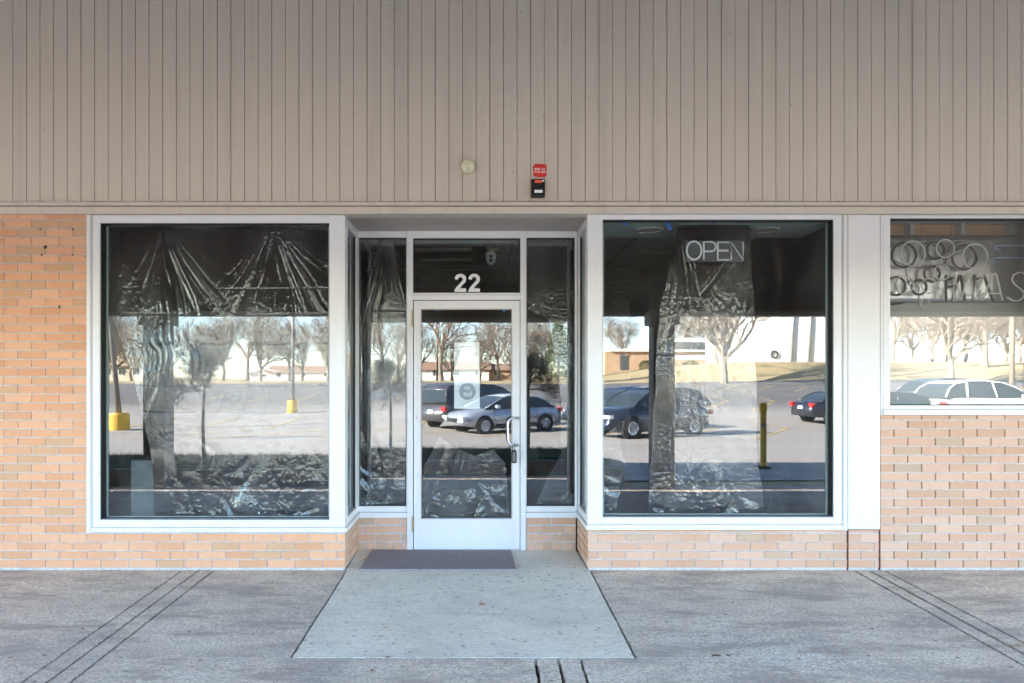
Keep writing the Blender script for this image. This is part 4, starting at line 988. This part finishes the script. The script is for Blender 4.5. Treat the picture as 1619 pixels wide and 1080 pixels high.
# evergreen
t = thing('evergreen_tree', (mx(882, 70), -63, zt(8, -63)), 'green conifer between bare trees, reflected right of the door', 'tree')
tb = MB(); x_, y_, z_ = t.location; tb.tube([(x_, y_, z_), (x_, y_, z_ + 6)], [.2, .05], 7); tb.build('trunk', M['bark'], t)
cb = MB()
for i in range(2600):
    k_ = r.random() ** 1.3; a = r.uniform(0, 6.28); rad = 1.9 * (1 - k_) * r.uniform(.3, 1) + .1; zz = z_ + .6 + k_ * 7
    p = Vector((x_ + rad*math.cos(a), y_ + rad*math.sin(a), zz)); q = .22
    cb.add([p, p + Vector((r.uniform(-q, q), r.uniform(-q, q), r.uniform(-.25, .05))), p + Vector((r.uniform(-q, q), r.uniform(-q, q), r.uniform(-.2, .15)))], [(0, 1, 2)])
cb.build('crown', M['evergreen'], t)

# ------------------------------------------------------------------ cars
def loft(b, secs):
    """secs: list of rings with the same number of points"""
    n = len(secs[0]); o = len(b.v)
    for s_ in secs: b.v += [tuple(p) for p in s_]
    for i in range(len(secs)-1):
        for k_ in range(n):
            k2 = (k_+1) % n; b.face((o+i*n+k_, o+i*n+k2, o+(i+1)*n+k2, o+(i+1)*n+k_))
    b.face([o + k_ for k_ in range(n)][::-1]); b.face([o + (len(secs)-1)*n + k_ for k_ in range(n)])
def car(name, kind, col, label, cat, metal=.5):
    t = thing(name, (0, 0, 0), label, cat, 'cars in the parking lot')
    pm = plain('paint_' + name + str(len(bpy.data.materials)), col, .3, metal, var=.04, bump=0, coat=.9)
    if kind == 'sedan': L, W, Hb, Hr, gh = 4.5, .86, .92, 1.40, [(-1.85, .93), (-1.45, 1.17), (-1.05, 1.32), (-.6, 1.385), (-.1, 1.40), (.35, 1.35), (.75, 1.20), (1.3, .93)]; top = [(-2.25,.72),(-2.2,.90),(-1.8,.96),(1.2,.92),(2.0,.78),(2.22,.62),(2.27,.5)]
    elif kind == 'suv': L, W, Hb, Hr, gh = 4.6, .93, 1.05, 1.70, [(-2.22, 1.08), (-2.0, 1.40), (-1.7, 1.57), (-1.1, 1.66), (-.4, 1.68), (.2, 1.62), (.65, 1.47), (1.3, 1.08)]; top = [(-2.3,.75),(-2.26,1.03),(-2.0,1.08),(1.15,1.08),(2.0,.95),(2.25,.75),(2.3,.55)]
    else: L, W, Hb, Hr, gh = 5.0, .98, 1.10, 1.78, [(-2.42, 1.1), (-2.32, 1.55), (-2.1, 1.72), (-.6, 1.78), (.4, 1.74), (.9, 1.62), (1.7, 1.12)]; top = [(-2.5,.7),(-2.46,1.05),(-2.2,1.12),(1.6,1.10),(2.25,.92),(2.45,.7),(2.5,.5)]
    def topz(x):
        for (a, za), (c, zc) in zip(top, top[1:]):
            if x <= c: return za + (zc-za)*(x-a)/(c-a)
        return top[-1][1]
    b = MB(); secs = []; x0, x1 = top[0][0], top[-1][0]; n = 24
    for i in range(n + 1):
        x = x0 + (x1-x0)*i/n; e = min(1, (1 - abs(2*i/n-1)**6 * .22)); w_ = W*e; z1 = topz(x); z0_ = .22 + .1*abs(2*i/n-1)**4
        zm = z0_ + (z1-z0_)*.55
        secs.append([(x, -w_*.90, z0_), (x, -w_, z0_+.12), (x, -w_*1.0, zm), (x, -w_*.95, z1-.06), (x, -w_*.80, z1), (x, 0, z1+.03), (x, w_*.80, z1), (x, w_*.95, z1-.06), (x, w_, zm), (x, w_, z0_+.12), (x, w_*.90, z0_), (x, 0, z0_)])
    loft(b, secs); body = b.build('body', pm, t, smooth=True)
    # greenhouse
    g_ = MB(); secs = []
    for x, z in gh:
        zb_ = topz(x) - .03; k_ = (z - zb_) / (Hr - Hb)
        wt = W * (.92 - .20 * max(0, k_)); secs.append([(x, -W*.92, zb_), (x, -wt, z), (x, wt, z), (x, W*.92, zb_)])
    loft(g_, secs); g_.build('windows', M['carglass'], t)
    rf = MB()
    secs = []
    for x, z in gh[(2 if kind != 'van' else 1):-2]:
        wt = W*(.735 if z > Hr - .12 else .765); secs.append([(x, -wt, z-.03), (x, -wt*.93, z+.025), (x, 0, z+.04), (x, wt*.93, z+.025), (x, wt, z-.03), (x, 0, z-.05)])
    loft(rf, secs)
    for s_ in (-1, 1):       # pillars
        P3 = lambda q: Vector((q[0], s_*W*(.93 if q[1] < Hb+.12 else .735), q[1]))
        P4 = lambda q: Vector((q[0], s_*W*(.92 - .20*max(0, (q[1]-topz(q[0])+.03)/(Hr-Hb)))+s_*.01, q[1]))
        rf.tube([P4(q) for q in gh[:4]], .035, 6); rf.tube([P4(q) for q in gh[::-1][:4]], .022, 6)
        xm = -.15 if kind != 'van' else .4; rf.tube([Vector((xm, s_*W*.93, topz(xm))), Vector((xm-.05, s_*W*.745, Hr-.05))], .03, 6)
        if kind != 'sedan': rf.tube([Vector((-1.35, s_*W*.93, topz(-1.3))), Vector((-1.25, s_*W*.76, Hr-.1))], .04, 6)
    rf.build('roof', pm, t, smooth=True)
    wr_ = .31 if kind == 'sedan' else .36; ax = L*.30
    for sx2 in (-1, 1):
        for sy in (-1, 1):
            c = (sx2*ax + .02, sy*(W-.12), wr_)
            ar = MB(); ar.lathe([(wr_+.06, sy*.015), (wr_+.06, sy*.125)], 20, 'y', c); ar.build('wheel_arch', M['tyre'], t)
            wb = MB(); wb.lathe([(wr_*.6, -.11*sy), (wr_*.95, -.11*sy), (wr_, -.06*sy), (wr_, .11*sy), (wr_*.95, .145*sy), (wr_*.66, .15*sy)], 24, 'y', c); wo_ = wb.build('wheel', M['tyre'], t, smooth=True)
            rb = MB(); rb.lathe([(wr_*.64, .145*sy), (wr_*.62, .158*sy), (wr_*.5, .15*sy)], 20, 'y', c)
            for k_ in range(7):
                a = k_*2*math.pi/7; rb.tube([(c[0], c[1]+.16*sy, c[2]), (c[0]+wr_*.6*math.cos(a), c[1]+.155*sy, c[2]+wr_*.6*math.sin(a))], .025, 4)
            rb.build('rim', M['chrome'], wo_)
    for s_ in (-1, 1):
        tr_ = MB(); tr_.box(-ax+.45, ax-.42, s_*(W-.03), s_*(W+.012), .24, .36); tr_.build('sill_trim', M['tyre'], t, bevel=.01)
        for xd in (-.95, -.1, .95):
            dl = MB(); dl.tube([(xd, s_*(W+.001), .40), (xd+.02, s_*(W+.001), topz(xd)-.22), (xd+.05, s_*(W*.955), topz(xd)-.06)], .006, 4); dl.build('door_gap', M['gasket'], t)
        for xd in (-.75, .12):
            dh = MB(); dh.box(xd, xd+.16, s_*(W-.01), s_*(W+.025), topz(xd)-.27, topz(xd)-.24); dh.build('door_handle', pm, t, bevel=.005)
        zh = topz(2.15) - .03
        hb_ = MB(); hb_.box(x1-.20, x1-.0, s_*(W*.52), s_*(W*.90), zh-.13, zh-.0); hb_.build('headlight', M['lamp'], t, bevel=.03)
        tb_ = MB(); tb_.box(x0-.015, x0+.14, s_*(W*.66), s_*(W*.93), .72, .90); tb_.build('tail_light', M['tail'], t, bevel=.02)
        mb_ = MB(); mb_.box(.80, .95, s_*(W*.95), s_*(W*.95+.2), Hb-.0, Hb+.14); mb_.build('mirror', pm, t, bevel=.03)
    gb = MB(); gb.box(x1-.06, x1+.012, -W*.45, W*.45, .42, .56); gb.build('grille', M['gasket'], t)
    pb = MB(); pb.box(x0-.025, x0-.002, -.16, .16, .62, .76); pb.build('number_plate', M['paper'], t)
    return t
def cplace(t, x, y, deg): t.location = (x, y, zt(x, y) + .03); t.rotation_euler = (0, 0, R(deg))
cplace(car('silver_sedan', 'sedan', (.42, .46, .52), 'silver sedan parked at an angle, reflected in the door glass', 'car', .4), mx(797, 26.6), -(26.6-6.5), 149)
cplace(car('dark_minivan', 'van', (.10, .10, .11), 'dark grey minivan with its tail this way, reflected in the door glass', 'van'), mx(752, 29.5), -(29.5-6.5), -44)
cplace(car('black_hatchback', 'suv', (.012, .02, .045), 'black compact crossover parked at an angle, reflected in the right display window', 'car'), mx(1022, 24.5), -(24.5-5.4), 152)
cplace(car('navy_crossover', 'suv', (.02, .04, .12), 'navy blue crossover behind the black one, reflected in the right display window', 'car'), mx(985, 27.5), -(27.5-5.4), 152)
cplace(car('charcoal_sedan', 'sedan', (.03, .035, .045), 'charcoal sedan cut off at the right edge of the right display window reflection', 'car'), mx(1338, 31), -(31-5.4), -10)
cplace(car('white_crossover', 'suv', (.80, .80, .80), 'white crossover reflected in the hazy laundry window', 'car', 0), mx(1553, 30), -(30-5.4), -6); wc = [o for o in bpy.data.objects if o.name == 'white_crossover'][0]; wc.scale = (1.12, 1.12, 1.12)
cplace(car('grey_van', 'van', (.16, .17, .18), 'grey minivan behind the white crossover, reflected in the laundry window', 'van'), mx(1478, 38), -(38-5.4), 165)
cplace(car('dark_sedan', 'sedan', (.05, .06, .08), 'dark sedan left of the white crossover, reflected in the laundry window', 'car'), mx(1395, 30), -(30-5.4), 170)

# ------------------------------------------------------------------ poles, bollard
for (px_, pyb, D, w2, lab, lean) in ((188, 682, 27.4, .38, 'grey lamp pole on a big yellow concrete base, at left edge of the left window', -.10), (463, 662, 37, .27, 'distant grey lamp pole on a yellow round base, reflected in the left window', 0)):
    x_, y_ = mx(px_, D), -(D - 5.4); z_ = zt(x_, y_) + .02
    t = thing('lamp_pole', (x_, y_, z_), lab, 'lamp pole', 'lamp poles in the parking lot')
    b = MB(); b.lathe([(w2, z_), (w2, z_ + .6), (w2*.92, z_ + .68), (0, z_ + .68)], 20, 'z', (x_, y_, 0)); b.build('base', M['yellow'], t, smooth=False)
    b = MB(); b.tube([(x_, y_, z_ + .65), (x_ + lean*7, y_, z_ + 8)], [.10, .07], 10); b.build('pole', M['greypole'], t, smooth=True)
    b = MB(); b.box(x_ + lean*7 - .5, x_ + lean*7 + .5, y_ - .15, y_ + .15, z_ + 7.95, z_ + 8.12); b.build('lamp_head', M['greypole'], t, bevel=.02)
x_, D = mx(1207, 13.8), 13.8; y_ = -(D - 5.4); z_ = zt(x_, y_) + .02
t = thing('yellow_post', (x_, y_, z_), 'thin yellow steel post with grey band, reflected in the right display window', 'post')
b = MB(); b.lathe([(.16, z_), (.15, z_+.025), (.06, z_+.04)], 20, 'z', (x_, y_, 0)); b.build('foot', M['tyre'], t)
b = MB(); b.lathe([(.06, z_+.03), (.06, z_+1.15)], 16, 'z', (x_, y_, 0)); b.build('pipe', M['yellow'], t, smooth=True)
b = MB(); b.lathe([(.062, z_+.82), (.062, z_+.9)], 16, 'z', (x_, y_, 0)); b.build('band', M['greypole'], t)
b = MB(); b.lathe([(.075, z_+1.12), (.075, z_+1.28), (.05, z_+1.30), (0, z_+1.30)], 16, 'z', (x_, y_, 0)); b.build('cap', M['yellow'], t)
for px_, D in ((1365, 66), (1600, 40), (690, 95), (170, 100)):
    x_, y_ = mx(px_, D), -(D-5.4); z_ = zt(x_, y_)
    t = thing('utility_pole', (x_, y_, z_), 'wooden utility pole with crossarm beyond the lot, reflected in the glass', 'pole', 'utility poles beyond the lot')
    b = MB(); b.tube([(x_, y_, z_ - .2), (x_, y_, z_ + 10)], [.16, .11], 8); b.build('pole', M['woodpole'], t, smooth=True)
    b = MB(); b.box(x_-1.1, x_+1.1, y_-.06, y_+.06, z_+9, z_+9.14); b.build('crossarm', M['woodpole'], t)

# ------------------------------------------------------------------ houses beyond the lot
def house(name, label, x, y, w_, d_, h, rh, wall, roof, gable='x', wins=4, hipz=None):
    z_ = zt(x, y) - .1; t = thing(name, (x, y, z_), label, 'house')
    b = MB(); b.box(x-w_/2, x+w_/2, y-d_/2, y+d_/2, z_-.5, z_+h); b.build('wall', wall, t)
    b = MB(); o_ = .4; zr = z_ + h
    if gable == 'x':       # ridge along x
        V = [(x-w_/2-o_, y-d_/2-o_, zr), (x+w_/2+o_, y-d_/2-o_, zr), (x+w_/2+o_, y, zr+rh), (x-w_/2-o_, y, zr+rh), (x-w_/2-o_, y+d_/2+o_, zr), (x+w_/2+o_, y+d_/2+o_, zr)]
        b.add(V, [(0,1,2,3), (3,2,5,4), (0,3,4), (1,5,2), (0,4,5,1)]); b.build('roof', roof, t)
    else:
        V = [(x-w_/2-o_, y-d_/2-o_, zr), (x-w_/2-o_, y+d_/2+o_, zr), (x, y+d_/2+o_, zr+rh), (x, y-d_/2-o_, zr+rh), (x+w_/2+o_, y-d_/2-o_, zr), (x+w_/2+o_, y+d_/2+o_, zr)]
        b.add(V, [(0,1,2,3), (3,2,5,4), (0,4,5,1)]); b.build('roof', roof, t)
        g2 = MB(); g2.prism([(x-w_/2, zr+.001), (x+w_/2, zr+.001), (x, zr+rh-.15)], y+d_/2+.1, y+d_/2+.2); g2.build('gable_wall', wall, t)
        g3 = MB(); yy = y+d_/2+.5
        g3.tube([(x-w_/2-o_, yy, zr), (x, yy, zr+rh), (x+w_/2+o_, yy, zr)], .14, 4); g3.build('bargeboard', M['wallwhite'], t)
    for i in range(wins):
        xx = x - w_/2 + w_*(i+.5)/wins
        wn = MB(); wn.box(xx-.55, xx+.55, y+d_/2-.02, y+d_/2+.03, z_+1.0, z_+2.1); wo_ = wn.build('window', M['wallwhite'], t)
        pn = MB(); pn.box(xx-.47, xx-.03, y+d_/2+.031, y+d_/2+.04, z_+1.07, z_+2.03); pn.box(xx+.03, xx+.47, y+d_/2+.031, y+d_/2+.04, z_+1.07, z_+2.03); pn.build('pane', M['dkwin'], wo_)
    return t
house('gabled_church', 'cream building with tall pointed gable, reflected at the left of the left window', mx(219, 110), -104, 6.4, 9, 2.3, 4.0, M['walltan'], M['roofbrown'], 'y', 3)
house('ranch_house', 'low white house with reddish roof, reflected at the right of the left window', mx(485, 150), -145, 15, 8, 1.9, 1.5, M['wallwhite'], M['roofbrown'], 'x', 3)
house('white_house', 'long white house with brown roof, reflected in the door glass', mx(707, 125), -119, 15, 8, 2.1, 1.5, M['wallwhite'], M['roofbrown'], 'x', 4)
house('brown_roofed_house', 'small house with orange brown roof right of the long white house', mx(800, 125), -119, 7, 6, 2.0, 1.2, M['wallbrick'], M['roofbrown'], 'x', 2)
house('white_cottage', 'tiny white cottage among bare trees, reflected in the middle of the left window', mx(425, 150), -145, 7, 6, 1.6, 1.3, M['wallwhite'], M['wallwhite'], 'y', 1)
x_, y_ = mx(1022, 104), -99; z_ = zt(x_, y_) - .3
t = thing('brick_school', (x_, y_, z_), 'low tan brick building with white slanted roof and windows, reflected in the right window', 'building')
b = MB(); b.box(x_-7, x_+8, y_-5, y_+5, z_-1, z_+2.6); b.build('wall', M['wallbrick'], t)
b = MB(); b.prism([(x_-6.4, z_+2.61), (x_+8.3, z_+2.61), (x_+8.3, z_+4.6), (x_+4, z_+4.6)], y_-5.3, y_+5.4); b.build('roof', M['wallwhite'], t)
b = MB(); b.box(x_+.5, x_+8, y_+5.401, y_+5.43, z_+2.9, z_+4.0); b.build('window', M['dkwin'], t)
b = MB(); b.box(x_-4.9, x_-3.7, y_+5.001, y_+5.06, z_, z_+2.0); b.build('door', M['dkwin'], t)
for q_, (rr_, mm_) in enumerate(((.55, M['red']), (.43, M['yellow']), (.31, M['tape']))):
    b = MB(); b.tube([(x_-4.3 + rr_*math.cos(a), y_+5.1, z_+2.1 + rr_*math.sin(a)) for a in [math.pi*i/12 for i in range(13)]], .06, 5); b.build('rainbow_band', mm_, t)
b = MB(); b.box(x_+1.5, x_+7.5, y_+5.001, y_+5.06, z_+1.5, z_+2.1); b.build('sign_band', M['wallwhite'], t)
for dx_ in (1.2, 4.6, -1.4):
    b = MB(); b.tone = .5; rr = random.Random(int(dx_*10) + 99)
    for i in range(900):
        v = Vector((rr.gauss(0, 1), rr.gauss(0, 1), rr.gauss(0, 1))).normalized() * rr.uniform(.75, 1.05); p = Vector((x_+dx_+v.x*1.3, y_+7+v.y*.8, z_+.5+v.z*.8)); q = .16
        b.add([p, p+Vector((rr.uniform(-q,q), rr.uniform(-q,q), rr.uniform(-q,q))), p+Vector((rr.uniform(-q,q), rr.uniform(-q,q), rr.uniform(-q,q)))], [(0,1,2)])
    tag(b.build('round_bush', M['evergreen']), 'clipped round bush in front of the low brick building, reflected in the glass', 'bush', 'clipped bushes by the brick building')
X0 = mx(1192, 80); t = thing('white_warehouse', (X0 + 12, -82, 3), 'big plain white wall of a large building on the bank, reflected in the right window', 'building')
b = MB(); b.box(X0, mx(1345, 80) + 2, -92, -76, 1.5, 14); b.build('wall', M['wallwhite'], t)
b = MB(); b.tube([(mx(1230, 80.5) + .38*math.cos(a), -75.9, mz(560, 80.5) + .38*math.sin(a)) for a in [2*math.pi*i/24 for i in range(25)]], .08, 5); b.build('round_emblem', M['gasket'], t)

for pa_, pb_ in ((1262, 1255), (1290, 1282)):
    b = MB(); b.tube([(mx(pb_, 80.5), -75.85, 1.8), (mx(pa_, 80.5), -75.85, 13.9)], .13, 8); b.build('leaning_line', M['stud'], t, smooth=True)  # leaning grey tubes standing in for two lines on the white wall
